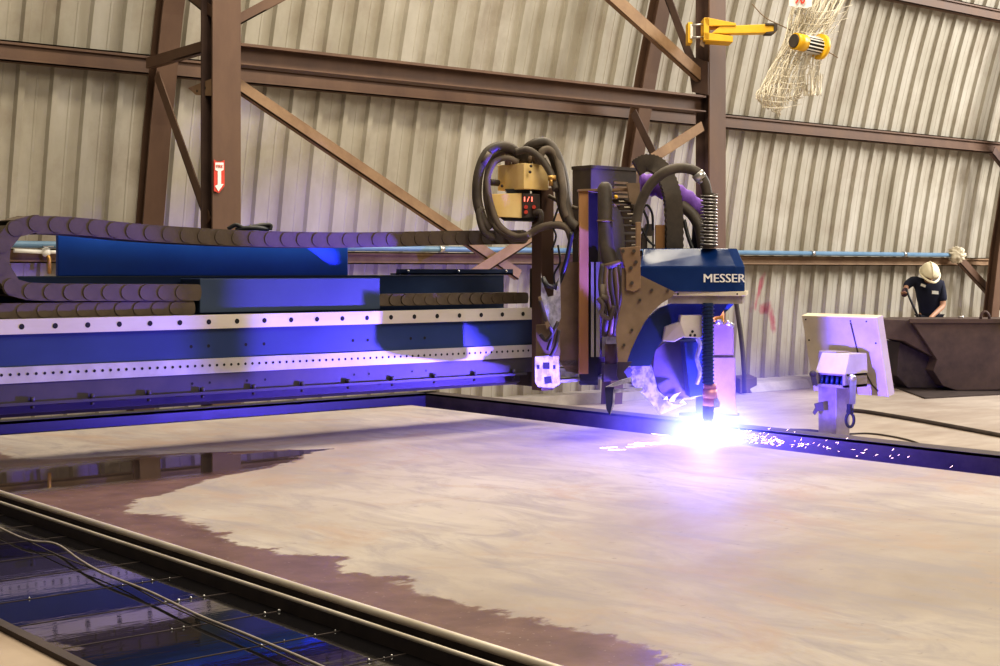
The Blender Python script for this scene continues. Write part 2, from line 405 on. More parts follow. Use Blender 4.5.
# =====================================================================  CUTTING TABLE
XL, XR, YB, ZP = 2.33, 6.20, 8.30, .70
tab = thing('cutting_table', 'long water filled steel cutting table under the blue gantry', 'table', (4, 3, 0))
g = MB().box((XR, -3, .0), (XR+.012, YB+.1, .77)).box((XR, -3, .758), (XR+.14, YB+.1, .772)).box((XR+.13, -3, 0), (XR+.14, YB+.1, .77)).box((XR-.03, -3, .0), (XR, YB, .60))
g.build('side_rail', 'grime', tab)['label'] = 'dark steel side rail beyond the plate'
g = MB().box((-4, YB, .0), (XR+.14, YB+.02, .77)).box((-4, YB, .755), (XR+.14, YB+.12, .772)).box((-4, YB+.11, 0), (XR+.14, YB+.12, .77))
g.build('back_rail', 'black', tab)
MB().box((2.232, -3, .60), (2.242, YB, .688)).box((2.242, -3, .60), (2.318, YB, .665)).box((2.318, -3, .60), (2.328, YB, .692)).build('gutter', 'grime', tab)
MB().tube([(2.322, -3, .694), (2.322, YB, .694)], .012, 10).tube([(2.237, -3, .690), (2.237, YB, .690)], .007, 8).build('gutter_rail', 'rail', tab)['label'] = 'bright steel rail dividing plate and water'
MB().box((-4, -3, .05), (XR, YB, .45)).build('tank', 'grime', tab)
# water
m, nt, b = newmat('table_water'); p = pos(nt)
b.inputs['IOR'].default_value = 1.6
sc = ramp(nt, noise(nt, 1.6, 8, scaled(nt, p, (1.3, 1.0, 1)), .62), [(.56, 0), (.585, 1)])
sx = nt.nodes.new('ShaderNodeSeparateXYZ'); L(nt, p, sx.inputs[0])
near = ramp(nt, math_(nt, 'MULTIPLY', sx.outputs[1], .2), [(.66, 1), (.86, 0)])
sc = math_(nt, 'MULTIPLY', sc, near)
L(nt, mixc(nt, sc, (.012, .011, .012), (.20, .155, .115)), b.inputs['Base Color'])  # paler brown patches over the near water
L(nt, ramp(nt, sc, [(0, .035), (1, .25)]), b.inputs['Roughness'])
bump(nt, b, noise(nt, 6, 4, scaled(nt, p, (.35, 1.6, 1)), .6), .05, .01)
M['water'] = m
MB().add([(-4, -3, .648), (2.31, -3, .648), (2.31, YB, .648), (-4, YB, .648)], [[0, 1, 2, 3]]).build('water', 'water', tab)['label'] = 'dark still water between the slats'
rs = random.Random(5)
for i in range(24):
    y = .9+i*.31
    g = MB(); g.box((-.1, y-.002, .5), (2.23, y+.002, .6495))
    if 2.3 < y < 4.4:
        for k in range(5):
            x = 2.22-abs(rs.gauss(0, .16)); g.sphere((x, y+rs.uniform(-.004, .004), .651), rs.uniform(.002, .005), 6, 4, 1)
    g.build('slat', ['grime', 'chrome'], tab)
# the plate being cut, with its wet edge
m, nt, b = newmat('mill_scale_plate'); p = pos(nt)
sx = nt.nodes.new('ShaderNodeSeparateXYZ'); L(nt, p, sx.inputs[0]); X_, Y_ = sx.outputs[0], sx.outputs[1]
base = ramp(nt, noise(nt, .7, 9, p, .6, .4), [(.30, (.26, .208, .162)), (.5, (.375, .318, .258)), (.70, (.47, .415, .35))])
fl = ramp(nt, noise(nt, 2.2, 8, scaled(nt, p, (2.2, .8, 1)), .7, .8), [(.46, 0), (.64, .8)])
base = mixc(nt, fl, base, (.27, .235, .22))
fl2 = ramp(nt, noise(nt, 1.1, 7, scaled(nt, p, (1.3, .9, 1)), .7, 1.2), [(.52, 0), (.66, .6)])
base = mixc(nt, fl2, base, (.36, .25, .17))
sp = ramp(nt, noise(nt, 16, 3, scaled(nt, p, (1, 2.2, 1)), .5), [(.70, 0), (.74, .55)])
base = mixc(nt, sp, base, (.2, .17, .15))
yn = math_(nt, 'MULTIPLY', math_(nt, 'SUBTRACT', Y_, 2.0), 1/6.0)
bx = ramp(nt, yn, [(.0, .19), (.2, .20), (.30, .185), (.45, .20), (.55, .195), (.59, .21), (.61, .28), (.65, .38), (.675, .53), (.72, .66), (.75, .72), (.80, .55), (.84, .30), (1.0, .25)])
xn = math_(nt, 'MULTIPLY', math_(nt, 'SUBTRACT', X_, 2.0), 1/3.0)
nz = math_(nt, 'MULTIPLY', math_(nt, 'SUBTRACT', noise(nt, 2.6, 10, scaled(nt, p, (.7, 1.2, 1)), .72), .5), .24)
dlt = math_(nt, 'ADD', math_(nt, 'SUBTRACT', bx, xn), nz)
wet = ramp(nt, dlt, [(.0, 0), (.008, 1)])
pudy = ramp(nt, yn, [(.62, 0), (.66, .0), (.69, 1), (.78, 1), (.82, 0)])
pz = ramp(nt, math_(nt, 'ADD', math_(nt, 'SUBTRACT', dlt, .04), math_(nt, 'MULTIPLY', math_(nt, 'SUBTRACT', noise(nt, 2.2, 8, scaled(nt, p, (.6, 2, 1)), .6), .5), .5)), [(.0, 0), (.012, 1)])
pud = math_(nt, 'MULTIPLY', pudy, pz)
wc = ramp(nt, noise(nt, 7, 7, p, .6), [(.35, (.11, .056, .040)), (.65, (.18, .10, .074))])
wc = mixc(nt, ramp(nt, noise(nt, 45, 2, p), [(.69, 0), (.72, .75)]), wc, (.30, .24, .2))
cc = mixc(nt, wet, base, wc); cc = mixc(nt, pud, cc, (.035, .026, .024))
L(nt, cc, b.inputs['Base Color'])
r = mixc(nt, wet, (.78, .78, .78), (.40, .40, .40)); r = mixc(nt, pud, r, (.02, .02, .02)); L(nt, r, b.inputs['Roughness'])
nb = nt.nodes.new('ShaderNodeBump'); nb.inputs['Distance'].default_value = .004
L(nt, math_(nt, 'SUBTRACT', .22, math_(nt, 'MULTIPLY', pud, .22)), nb.inputs['Strength'])
L(nt, noise(nt, 18, 6, p), nb.inputs['Height']); L(nt, nb.outputs[0], b.inputs['Normal'])
M['plate'] = m
tag(MB().box((XL+.005, -2.9, .66), (6.03, YB-.06, ZP)).build('steel_plate', 'plate'), 'huge pale steel plate being cut, with ragged wet brown edge', 'plate')
m2 = worn('pale_scale_plate', (.36, .27, .20), (.46, .36, .27), .55, 0, 3)
M['plate2'] = m2
g = MB().box((-3, -2.9, .653), (1.44, 4.02, .69)).box((1.44, -2.9, .653), (1.47, 4.02, .705), 1)
tag(g.build('steel_plate', ['plate2', 'grime']), 'small corner of second plate with raised rim, bottom left', 'plate')
# loose wire over the water
pts = [PZ(x, y, .668) for x, y in ((-15, 520), (0, 528), (28, 540), (56, 544), (80, 560), (105, 574), (150, 592), (200, 616), (250, 636), (325, 668), (380, 695))]
tag(MB().tube(curve(pts, 6), .0042, 6).build('wire', 'post'), 'thin pale wire lying across the dark water', 'wire')
pts = [PZ(x, y, .662) for x, y in ((28, 541), (60, 556), (85, 566), (120, 580), (170, 606), (235, 634), (310, 668))]
tag(MB().tube(curve(pts, 6), .0022, 6).build('wire', 'rubber'), 'darker thin wire sagging just under the pale wire', 'wire')

# =====================================================================  GANTRY BEAM
YF = 6.77; X0, X1 = -1.6, 5.90
gan = thing('gantry_beam', 'long blue gantry beam with steel rails spanning the cutting table', 'machine', (2.5, YF+.2, .94))
MB().box((X0, YF, 1.02), (X1, YF+.42, 1.40)).build('beam_body', 'blue_body', gan, .006)
MB().prism([(X0, YF+.03, 1.015), (X0, YF+.02, .965), (X0, YF+.06, .945), (X0, YF+.4, .945), (X0, YF+.4, 1.02)], (X1-X0-.1, 0, 0)).build('lower_flange', 'lowbeam', gan)
MB().box((X0, YF-.045, 1.008), (X1-.1, YF+.03, 1.022)).build('lower_ledge', 'lowbeam', gan)
MB().box((X0, YF-.012, 1.022), (X1, YF+.01, 1.112)).build('apron', 'lowbeam', gan)
for i in range(17):
    x = .9+i*.3
    MB().cyl((x, YF-.03, 1.02), (x, YF-.03, 1.045), .012, 6).cyl((x, YF-.03, 1.002), (x, YF-.03, .99), .009, 6).build('bolt', 'lowbeam', gan)
g = MB().box((X0, YF-.022, 1.345), (X1, YF+.03, 1.417))
x = 1.0
while x < X1-.04:
    g.disc((x, YF-.0235, 1.381), (0, -1, 0), .0135, 12, 1); x += .165
g.build('guide_rail', ['rail', 'hole'], gan)
g = MB().box((X0, YF-.02, 1.113), (X1-.02, YF+.02, 1.19)); x = 1.0
while x < X1-.03:
    g.disc((x, YF-.0215, 1.155), (0, -1, 0), .0075, 8, 1); x += .042
g.build('gear_rack', ['rack', 'hole'], gan)
g = MB()
for x in (3.55, 3.65, 3.87, 3.98, 4.55, 4.65, 4.95, 5.05):
    g.disc((x, YF-.0015, 1.255), (0, -1, 0), .009, 8); g.disc((x, YF-.0135, 1.065), (0, -1, 0), .007, 8)
g.build('screw_holes', 'hole', gan)
MB().box((X0, YF+.03, 1.395), (X1, YF+.31, 1.41)).build('cable_tray', 'navy', gan)
MB().box((X0, YF+.298, 1.612), (X1, YF+.301, 1.619)).build('edge_highlight', 'blue_grey', gan)  # highlight along the plate edge, put in as a paler strip
MB().box((X0, YF+.30, 1.40), (X1, YF+.32, 1.618)).box((X0, YF+.30, 1.61), (X1, YF+.5, 1.619)).build('back_plate', 'navy', gan)
a = PY(58, 276, YF+.40); bq = PY(348, 276, YF+.40)
MB().box((a.x, YF+.40, 1.619), (bq.x, YF+.43, 1.83)).build('rear_panel', 'blue', gan, .004)['label'] = 'bright blue upright rear panel'
a = PY(200, 280, YF+.05); bq = PY(380, 280, YF+.05)
MB().box((a.x, YF+.05, 1.425), (bq.x, YF+.27, 1.605)).build('front_cover', 'blue_grey', gan, .004)['label'] = 'dusty slate blue box cover'
a = PY(400, 270, YF+.4); bq = PY(513, 270, YF+.4)
g = MB().box((a.x, YF+.40, 1.62), (bq.x, YF+.44, 1.655)).box((a.x, YF+.40, 1.62), (bq.x, YF+.5, 1.63))
for k in range(3):
    q = a.x+.06+(bq.x-a.x-.12)*k/2; g.sphere((q, YF+.395, 1.643), .008, 8, 6, 1)
g.build('rear_bracket', ['navy', 'chrome'], gan)
g = MB().box((X1, YF-.03, .93), (X1+.05, YF+.05, 1.66)).box((X1, YF+.05, .93), (X1+.05, YF+.45, 1.40))
g.build('end_plate', 'dusty_dark', gan, .004)
for x in (X0+.2, .5):
    pass
# beam end fittings next to the carriage
def vprism(name, seq, d, th, mat, par, bevel=0):
    return MB().prism(poly(seq, d), FWD*th).build(name, mat, par, bevel)

# cable chains
def link_mesh(L_, H, W):
    g = MB()
    def plate(y, th):
        pts = []
        for k in range(7): a = math.pi/2+math.pi*k/6; pts.append((-L_/2+math.cos(a)*H/2, y, math.sin(a)*H/2))
        for k in range(7): a = -math.pi/2+math.pi*k/6; pts.append((L_/2-.018+math.cos(a)*H/2*.35, y, math.sin(a)*H/2*.97))
        g.prism(pts, (0, th, 0))
    plate(-W/2, .012); plate(W/2-.012, .012)
    for s in (-1, 1):
        y = s*W/2
        n = 14; r = H*.44
        ring = [(-L_/2+math.cos(2*math.pi*k/n)*r, y, math.sin(2*math.pi*k/n)*r) for k in range(n)]
        g.prism(ring, (0, s*.005, 0))
    for z in (-H/2+.004, H/2-.004):
        g.box((-L_/2+.015, -W/2+.01, z-.004), (L_/2-.02, W/2-.01, z+.004))
    return g
lk = link_mesh(.115, .086, .21).build('link', 'chain')
LM = lk.data; bpy.data.objects.remove(lk)
def chain(label, path, y, pitch=.1, scale=1.0):
    pts = curve([Vector((p[0], y, p[1])) for p in path], 14)
    t = thing('cable_chain', label, 'cable chain', (pts[0].x, y, min(p.z for p in pts)), 'drag chains on the gantry')
    d = 0; acc = [0]
    for i in range(1, len(pts)): acc.append(acc[-1]+(pts[i]-pts[i-1]).length)
    s = pitch/2; i = 0
    while s < acc[-1]:
        while acc[i+1] < s: i += 1
        f = (s-acc[i])/(acc[i+1]-acc[i]); q = pts[i].lerp(pts[i+1], f)
        tn = pts[min(i+2, len(pts)-1)]-pts[max(i-1, 0)]
        o = bpy.data.objects.new('link', LM); COL.objects.link(o); o.parent = t
        o.location = q-t.location; o.rotation_euler = (0, -math.atan2(tn.z, tn.x), 0); o.scale = (pitch/.1, scale, scale)
        s += pitch
    return t
YC = YF+.15
def cp(px, py): q = PY(px, py, YC-.1); return (q.x, q.z)
top = [cp(522, 237), cp(450, 238), cp(350, 240), cp(250, 238.5), cp(150, 233), cp(80, 226.5), cp(40, 225)]
q0 = cp(34, 258); rr = (cp(34, 292)[1]-cp(34, 225)[1])/-2; cz = (cp(34, 292)[1]+cp(34, 225)[1])/2
for k in range(1, 8): a = math.pi/2+math.pi*k/8; top.append((q0[0]+math.cos(a)*rr, cz+math.sin(a)*rr))
top += [cp(44, 292), cp(90, 292.5), cp(150, 292.5), cp(196, 292.5)]
chain('brown cable chain running high along the gantry and looping back at left', top, YC)
zl = cp(150, 308)[1]-.004
chain('short straight cable chain lying lowest in the tray at left', [(X0+.3, zl), (1.5, zl), (2.6, zl), (cp(196, 308)[0], zl)], YC, .1, .9)
chain('dark cable chain in the tray right of slate blue cover', [(cp(384, 300)[0], cp(400, 300)[1]), (cp(450, 300)[0], cp(400, 300)[1]), (cp(529, 300)[0], cp(400, 300)[1])], YC, .085, .8)
tag(MB().tube(pc([(228, 229, 8.1), (236, 225, 8.1), (244, 228, 8.1), (256, 226, 8.15), (270, 225, 8.2), (270, 230, 8.2)], 6), .012, 8).tube(pc([(236, 230, 8.1), (252, 228, 8.1), (268, 229, 8.2)], 6), .014, 8).build('cable_offcut', 'black'), 'short black cable lying on top of the cable chain', 'cable')

# =====================================================================  VALVE BOX POST
vb = thing('valve_box_post', 'brown post holding two dusty yellow boxes ringed by hoses', 'valve box', P(546, 330, 8.75))
D = 8.75
q0 = P(538, 330, D); q1 = P(551, 330, D); q2 = P(545, 188, D)
zt, zb = P(545, 188, D).z, P(545, 390, D).z
c = P(545, 300, D)
MB().box((c.x-.055, c.y-.03, zb), (c.x+.045, c.y+.06, zt)).build('post', 'steel', vb, .004)
def abox(px0, pm, px1, pt, pbm, d, mat, name, par, bevel=.004, taper=0):
    # a box set square to the hall: px0-pm its left face, pm-px1 its right face
    c = P(pm, pt, d); s = FPX/d; k = (pm-500)/FPX
    dy = (pm-px0)/(s*(.6388+k*.7694)); dx = (px1-pm)/(s*(.7694-k*.6388))
    zb = P(pm, pbm, d).z
    g = MB().prism([(c.x, c.y, zb), (c.x+dx, c.y, zb), (c.x+dx, c.y+dy, zb), (c.x+0, c.y+dy, zb)], (0, 0, c.z-zb))
    return g.build(name, mat, par, bevel), c, dx, dy, zb
bx1, c1, dx1, dy1, zb1 = abox(497, 524, 549, 163, 189, 8.55, 'yellow_box', 'upper_box', vb)
g = MB()
for x, y in ((531, 166), (530, 172), (502, 186)): g.sphere(P(x, y, 8.545 if x > 524 else 8.66), .009, 8, 6)
g.build('screw', 'dusty_dark', bx1)
g = MB().prism([P(x, y, 8.6) for x, y in ((490, 194), (522, 193), (522, 218), (498, 217))], FWD*.2).build('lower_box', 'yellow_box', vb, .004)
g2 = MB().prism([P(x, y, 8.59) for x, y in ((522, 193), (540, 194), (540, 217), (522, 218))], FWD*.19).build('display_panel', 'dusty_dark', vb, .003)
text_mesh('display_digits', '1/1', .05, P(524, 201.5, 8.575), RGT, 'led', g2, off=.01, height=.028)
g = MB()
for x, y in ((526, 207), (534, 207), (526, 212)): g.cyl(P(x, y, 8.59), P(x, y, 8.57), .012, 10)
g.build('button', 'red', g2)
MB().prism([P(x, y, 8.62) for x, y in ((505, 189), (530, 189), (530, 194), (508, 194))], FWD*.15).prism([P(x, y, 8.62) for x, y in ((500, 217), (534, 218), (534, 221), (504, 220))], FWD*.15).build('mounting_bracket', 'black', vb)
MB().cyl(P(488, 182, 8.62), P(498, 183, 8.68), .02, 10).sphere(P(488, 182, 8.62), .026, 10, 8).build('cable_gland', 'dusty_dark', vb)
def hose(seq, r, mat, par, n=8, name='hose'): return MB().tube(pc(seq, n), r, 10).build(name, mat, par)
hs = [
 ([(520, 160, 8.65), (514, 150, 8.65), (503, 146, 8.62), (488, 152, 8.6), (479, 172, 8.58), (477, 197, 8.58), (482, 218, 8.58), (489, 229, 8.6)], .030, 'rubber'),
 ([(524, 160, 8.7), (516, 154, 8.7), (503, 152, 8.7), (492, 160, 8.7), (487, 180, 8.7), (487, 200, 8.7), (493, 222, 8.7), (505, 234, 8.62), (522, 238, 8.6), (540, 228, 8.55), (555, 225, 8.5), (567, 228, 8.45), (572, 240, 8.45)], .023, 'tanhose'),
 ([(518, 162, 8.62), (507, 158, 8.6), (495, 162, 8.6), (488, 176, 8.57), (488, 190, 8.55), (492, 208, 8.55), (500, 226, 8.55), (516, 236, 8.55), (530, 235, 8.5)], .018, 'tanhose'),
 ([(523, 162, 8.65), (526, 150, 8.65), (536, 143, 8.63), (547, 143, 8.63), (556, 154, 8.6), (563, 176, 8.55), (566, 200, 8.5), (570, 220, 8.45), (578, 228, 8.42)], .030, 'rubber'),
 ([(528, 162, 8.72), (534, 150, 8.72), (543, 148, 8.7), (552, 156, 8.68), (558, 176, 8.6), (560, 198, 8.55), (565, 216, 8.5), (574, 232, 8.45)], .027, 'rubber'),
 ([(538, 164, 8.6), (542, 152, 8.6), (550, 150, 8.6), (558, 160, 8.58), (563, 186, 8.5), (564, 205, 8.48), (568, 218, 8.45)], .024, 'tanhose'),
 ([(516, 152, 8.6), (528, 150, 8.58), (540, 158, 8.57), (550, 172, 8.55), (556, 190, 8.5)], .022, 'rubber'),
 ([(482, 208, 8.56), (479, 215, 8.55), (484, 232, 8.55), (494, 238, 8.6)], .02, 'rubber'),
 ([(534, 213, 8.58), (540, 212, 8.56), (540, 222, 8.58), (533, 229, 8.6)], .018, 'rubber'),
 ([(549, 196, 8.7), (560, 202, 8.6), (575, 208, 8.5), (582, 208, 8.4)], .012, 'tanhose'),
 ([(552, 250, 8.5), (556, 236, 8.5), (553, 225, 8.5), (558, 208, 8.5)], .006, 'black'),
 ([(558, 245, 8.5), (560, 262, 8.5), (554, 275, 8.5), (556, 290, 8.5)], .006, 'black'),
 ([(572, 232, 8.4), (566, 262, 8.4), (558, 284, 8.4), (548, 286, 8.14), (543, 278, 8.16)], .014, 'black'),
]
for sq, r, mt in hs: hose(sq, r, mt, vb)
g = MB()
for x, y in ((508, 158), (515, 160), (522, 158), (529, 160), (536, 160), (543, 162)): g.cyl(P(x, y-4, 8.66), P(x, 165, 8.66), .02, 8)
g.build('hose_fitting', 'dusty', vb)
MB().cyl(P(484, 157, 8.58), P(489, 160, 8.58), .042, 12).build('hose_clamp', 'tanhose', vb)
MB().cyl(P(548, 178, 8.5), P(556, 178, 8.5), .016, 10).cyl(P(551, 178, 8.5), P(551, 186, 8.5), .013, 10).build('brass_fitting', 'brass', vb)
# violet-lit sheet plates low on the post
g = MB().prism(slant([(541, 273), (544, 287), (548, 297), (556, 295), (560, 270), (561, 318), (556, 329), (551, 330), (546, 318), (541, 300)], 540, 8.14, 560, 8.30), FWD*.012)
g.build('splash_plate', 'lav', vb)
g = MB().prism(poly([(538, 297), (541, 296), (550, 326), (547, 330)], 8.13), FWD*.02).prism(poly([(536, 325), (560, 324), (560, 356), (536, 356)], 8.26), FWD*.04)
g.build('lower_bracket', 'dusty', vb)
for sq in ([(540, 300, 8.12), (545, 318, 8.13), (552, 333, 8.2), (548, 350, 8.22)], [(558, 322, 8.22), (552, 334, 8.2), (546, 340, 8.22), (540, 334, 8.22)], [(559, 330, 8.22), (556, 345, 8.22), (551, 356, 8.24)]):
    hose(sq, .011, 'dusty_dark', vb)
# end block with square holes
def px_grid(seq_outer, holes, d, th):
    g = MB().prism(slant(seq_outer, 535, d-.1, 560, d+.1), FWD*th)
    for h in holes: g.prism(slant(h, 535, d-.104, 560, d+.096), FWD*.003, 1)
    return g
g = px_grid([(535, 357), (559, 355), (560, 384), (553, 388), (538, 387), (535, 382)], [[(543, 362.5), (549.5, 362.5), (549.5, 369), (543, 369)], [(544, 377), (551, 376), (552, 383), (545, 384)], [(537, 365), (539.5, 365), (539.5, 369), (537, 369)], [(553, 365), (555.5, 365), (555.5, 369), (553, 369)]], 8.22, .06)
g.build('end_block', ['lav', 'hole'], vb, 0)['label'] = 'pale speckled end block with square holes'

# =====================================================================  TORCH CARRIAGE
car = thing('torch_carriage', 'tall dusty carriage at the gantry end with orange brown upright bar', 'machine', P(590, 385, 8.5))
cab, cc_, dx, dy, zb = abox(572, 591, 638, 166, 262, 8.75, 'dusty_dark', 'cabinet', car)
g = MB()
for k in range(6): g.box((cc_.x+.19, cc_.y-.004, cc_.z-.10-k*.028), (cc_.x+.31, cc_.y, cc_.z-.085-k*.028))
g.build('vent', 'dusty', cab)
MB().box((cc_.x-.003, cc_.y-.006, cc_.z-.014), (cc_.x+dx+.004, cc_.y+dy+.004, cc_.z+.006)).build('lid', 'dusty_dark', cab)
vprism('side_plate', [(559, 262), (580, 262), (580, 374), (566, 371), (559, 360)], 8.5, .03, 'dusty', car)
MB().prism(poly([(579, 189), (588.5, 189), (588.5, 374), (579, 374)], 8.38), FWD*.07).build('upright_bar', 'copper', car, .003)
MB().prism(poly([(588, 193), (598, 193), (598, 385), (580, 385), (580, 372), (588, 372)], 8.44), FWD*.1).build('recess_shade', 'black', car)  # black sheet put in for the dark of the recess
for x0, x1 in ((591, 594), (596, 600), (602, 605)):
    MB().prism(poly([(x0, 262), (x1, 262), (x1, 357), (x0, 357)], 8.40), FWD*.03).build('slide_rod', 'chrome', car)
MB().prism(poly([(586, 262), (626, 262), (626, 365), (586, 380)], 8.5), FWD*.25).build('slide_body', 'grime', car)
MB().prism(poly([(578, 189), (632, 188), (632, 190.5), (578, 191)], 8.36), FWD*.12).build('top_strap', 'steel_tan', car)
# flexible sleeve with domed top and cables falling out of it
MB().tube([P(605, 182, 8.3), P(605, 184, 8.3), P(605, 188, 8.3), P(605, 222, 8.3), P(606, 245, 8.28), P(610, 262, 8.26), P(612, 268, 8.26)], [.018, .032, .042, .042, .044, .047, .049], 14).build('cable_sleeve', 'rubber', car)
MB().cyl(P(605, 220, 8.3), P(605, 222, 8.3), .046, 14).cyl(P(611, 262, 8.26), P(612, 266, 8.26), .055, 14).build('sleeve_clamp', 'dusty', car)
for k, (x0, x1, x2) in enumerate(((603, 601, 606), (607, 606, 612), (611, 611, 617), (615, 617, 619), (618, 622, 616))):
    hose([(x0, 264, 8.24), (x1, 285, 8.22), ((x1+x2)/2, 303, 8.21), (x2, 318, 8.2), (x2-2, 336, 8.22)], .017, 'dusty' if k % 2 else 'rubber', car)
MB().cyl(P(601, 297, 8.16), P(608, 299, 8.16), .02, 10).cyl(P(603, 284, 8.17), P(603, 312, 8.17), .014, 8).tube(pc([(598, 298, 8.15), (603, 305, 8.15), (602, 314, 8.15), (610, 318, 8.15), (614, 306, 8.15)]), .014, 8).build('pipe_fitting', 'tanhose', car)
vprism('lower_clamp', [(604, 328), (620, 332), (619, 344), (606, 344)], 8.22, .08, 'lav', car)
MB().cyl(P(611, 342, 8.26), P(611, 366, 8.26), .035, 14).build('lower_pipe', 'steel', car)
vprism('foot_block', [(603, 364), (619, 364), (621, 380), (603, 382)], 8.22, .12, 'grime', car, .004)
# ledges lit by the arc
g = MB().prism(poly([(560, 360), (577, 360), (577, 365.5), (560, 366)], 8.5), FWD*.1).prism(poly([(560, 368), (578, 368), (578, 377), (560, 377)], 8.5), FWD*.1).prism(poly([(560, 380), (603, 376.5), (603, 379), (560, 383)], 8.45), FWD*.15)
g.build('lower_ledge', 'lav', car)
# small curved chain
gch = thing('cable_chain', 'small grey cable chain arching over the carriage top', 'cable chain', P(625, 245, 8.3), 'drag chains on the gantry')
arc = pc([(612, 203, 8.42), (619, 200, 8.4), (627, 203, 8.38), (633, 212, 8.36), (637, 226, 8.34), (638, 242, 8.32), (638, 256, 8.32)], 10)
acc = 0; last = arc[0]; side = (RGT*0.3+FWD*-.9).normalized()
for i in range(1, len(arc)):
    acc += (arc[i]-arc[i-1]).length
    if acc > .042:
        acc = 0; tn = (arc[min(i+1, len(arc)-1)]-arc[i-1]).normalized(); sd = FWD.cross(tn).normalized()
        up = tn.cross(sd)
        MB().obox(arc[i]+up*.0, (up, tn, FWD), (.030, .018, .075)).obox(arc[i]-FWD*.045-RGT*.03, (RGT+FWD*-.5, tn, FWD), (.05, .016, .03)).obox(arc[i]-FWD*.095-RGT*.03, (RGT, tn, FWD), (.016, .003, .003), 1).build('link', ['chain', 'creamtop'], gch)

# =====================================================================  BEVEL CUTTING HEAD
hd = thing('bevel_cutting_head', 'blue covered cutting head with torch pointing down at the plate', 'cutting head', P(700, 400, 8.0))
D = 8.0
# cover: faceted hood, chamfered top and front corner
def sec(x0, x1, y, df, db, ch=.05):
    a = P(x0, y, df+.08); b2 = P(x1, y, df)
    ex = (b2-a); ex.z = 0; ex.normalize(); ey = Vector((-ex.y, ex.x, 0))
    w = (b2-a).length; z = P(x1, y, df).z
    o = Vector((a.x, a.y, z))
    pts = [(0, 0), (w-ch, 0), (w, ch), (w, db), (w-ch, db+.05), (0, db+.05)]
    return [o+ex*u+ey*v for u, v in pts], ex, ey
r0, ex, ey = sec(640, 745, 292, 7.85, .42); r1, _, _ = sec(640, 745, 266.5, 7.85, .42); r2, _, _ = sec(643, 737, 248.3, 7.98, .26)
zA = r0[0].z
cov = MB().rings([r0, r1, r2]).build('head_cover', 'cover', hd, .006)
cov['label'] = 'glossy blue hood lettered in white'
o = r0[1]-ex*(.172)+Vector((0, 0, .052))-ey*.004
text_mesh('lettering', 'MESSER', .222, o, ex, 'white', cov, off=0, height=.046, bold=.0035)
rA, _, _ = sec(673, 745.5, 296, 7.845, .42); rB, _, _ = sec(673, 745.5, 291.5, 7.845, .42)
MB().rings([rA, rB]).build('base_flange', 'creamtop', hd, .002)
rA, _, _ = sec(668, 742, 304, 7.87, .40); rB, _, _ = sec(668, 742, 296, 7.87, .40)
MB().rings([rA, rB]).build('lower_flange', 'post', hd)
g = MB()
for x in (678, 737): g.sphere(P(x, 294, 7.9 if x < 700 else 7.86), .006, 8, 6)
g.build('flange_bolt', 'hole', hd)
# C shaped side bracket
arcp = [(672, 297), (662, 303), (652, 312), (644, 323), (637, 337), (631, 350), (627, 362)]
out = [(640, 275), (675, 292)]+arcp+[(618, 362), (616, 330), (622, 300), (622, 268), (640, 268)]
vprism('side_bracket', out, 7.84, .03, 'dusty', hd)['label'] = 'dusty brown bracket plate with concave edge'
g = MB()
for x, y in ((668, 290), (652, 290), (640, 300), (632, 330), (624, 345)): MB().cyl(P(x, y, 7.84), P(x, y, 7.825), .008, 8).build('bracket_bolt', 'dusty_dark', hd)
# upright tan arm over the bracket
vprism('tan_arm', [(620, 248), (640, 246), (641, 288), (634, 292), (626, 290), (626, 272)], 7.82, .05, 'steel_tan', hd, .003)
vprism('tan_arm', [(636, 222), (641, 222), (641, 250), (636, 250)], 7.85, .04, 'steel_tan', hd, .003)
g = MB()
for x, y in ((623, 251), (634, 251), (632, 283), (636, 262), (631, 268)): MB().cyl(P(x, y, 7.83), P(x, y, 7.805), .010, 8).build('arm_bolt', 'dusty_dark', hd)
# quadrant arm behind the concave edge
quad = [(674, 303), (660, 308), (648, 318), (638, 335), (629, 356), (627, 366), (650, 366), (656, 350), (664, 338), (672, 330), (684, 322), (700, 318), (720, 316), (728, 304)]
vprism('quadrant_arm', quad, 8.06, .06, 'navy', hd)
vprism('back_plate', [(668, 304), (734, 304), (716, 322), (716, 390), (690, 400), (668, 398), (655, 380), (650, 360), (660, 330)], 8.52, .03, 'navy', hd)
MB().prism(poly([(681, 315.5), (702.5, 315), (702, 338), (698, 338), (684, 337.5), (684.5, 336), (680, 322)], 7.93), FWD*.1).build('torch_guard', 'cream', hd, .003)
gd = MB().prism([P(680.5, 322, 7.93), P(684.5, 336.5, 7.93), P(674.5, 342, 7.97), P(663, 341, 8.0), P(665.5, 327, 8.0)], FWD*.1).build('guard_cheek', 'cream', hd, .003)
g = MB()
for x, y in ((692.5, 331.5), (690.4, 335.3), (694.8, 335.3)): g.disc(P(x, y, 7.926), -FWD, .0075, 10)
g.build('vent_holes', 'hole', hd)
vprism('gear_case', [(654, 350), (664, 342), (684, 340), (690, 345), (692, 396), (672, 402), (660, 392), (652, 376)], 8.40, .1, 'grime', hd, .006)
vprism('gear_case', [(684, 342), (703, 340), (703, 396), (690, 398)], 8.16, .2, 'navy', hd, .005)
MB().tube(pc([(697, 338, 8.08), (700, 345, 8.08), (697, 358, 8.08), (700, 372, 8.08), (697, 384, 8.1)]), .012, 8).build('small_cable', 'lav', hd)
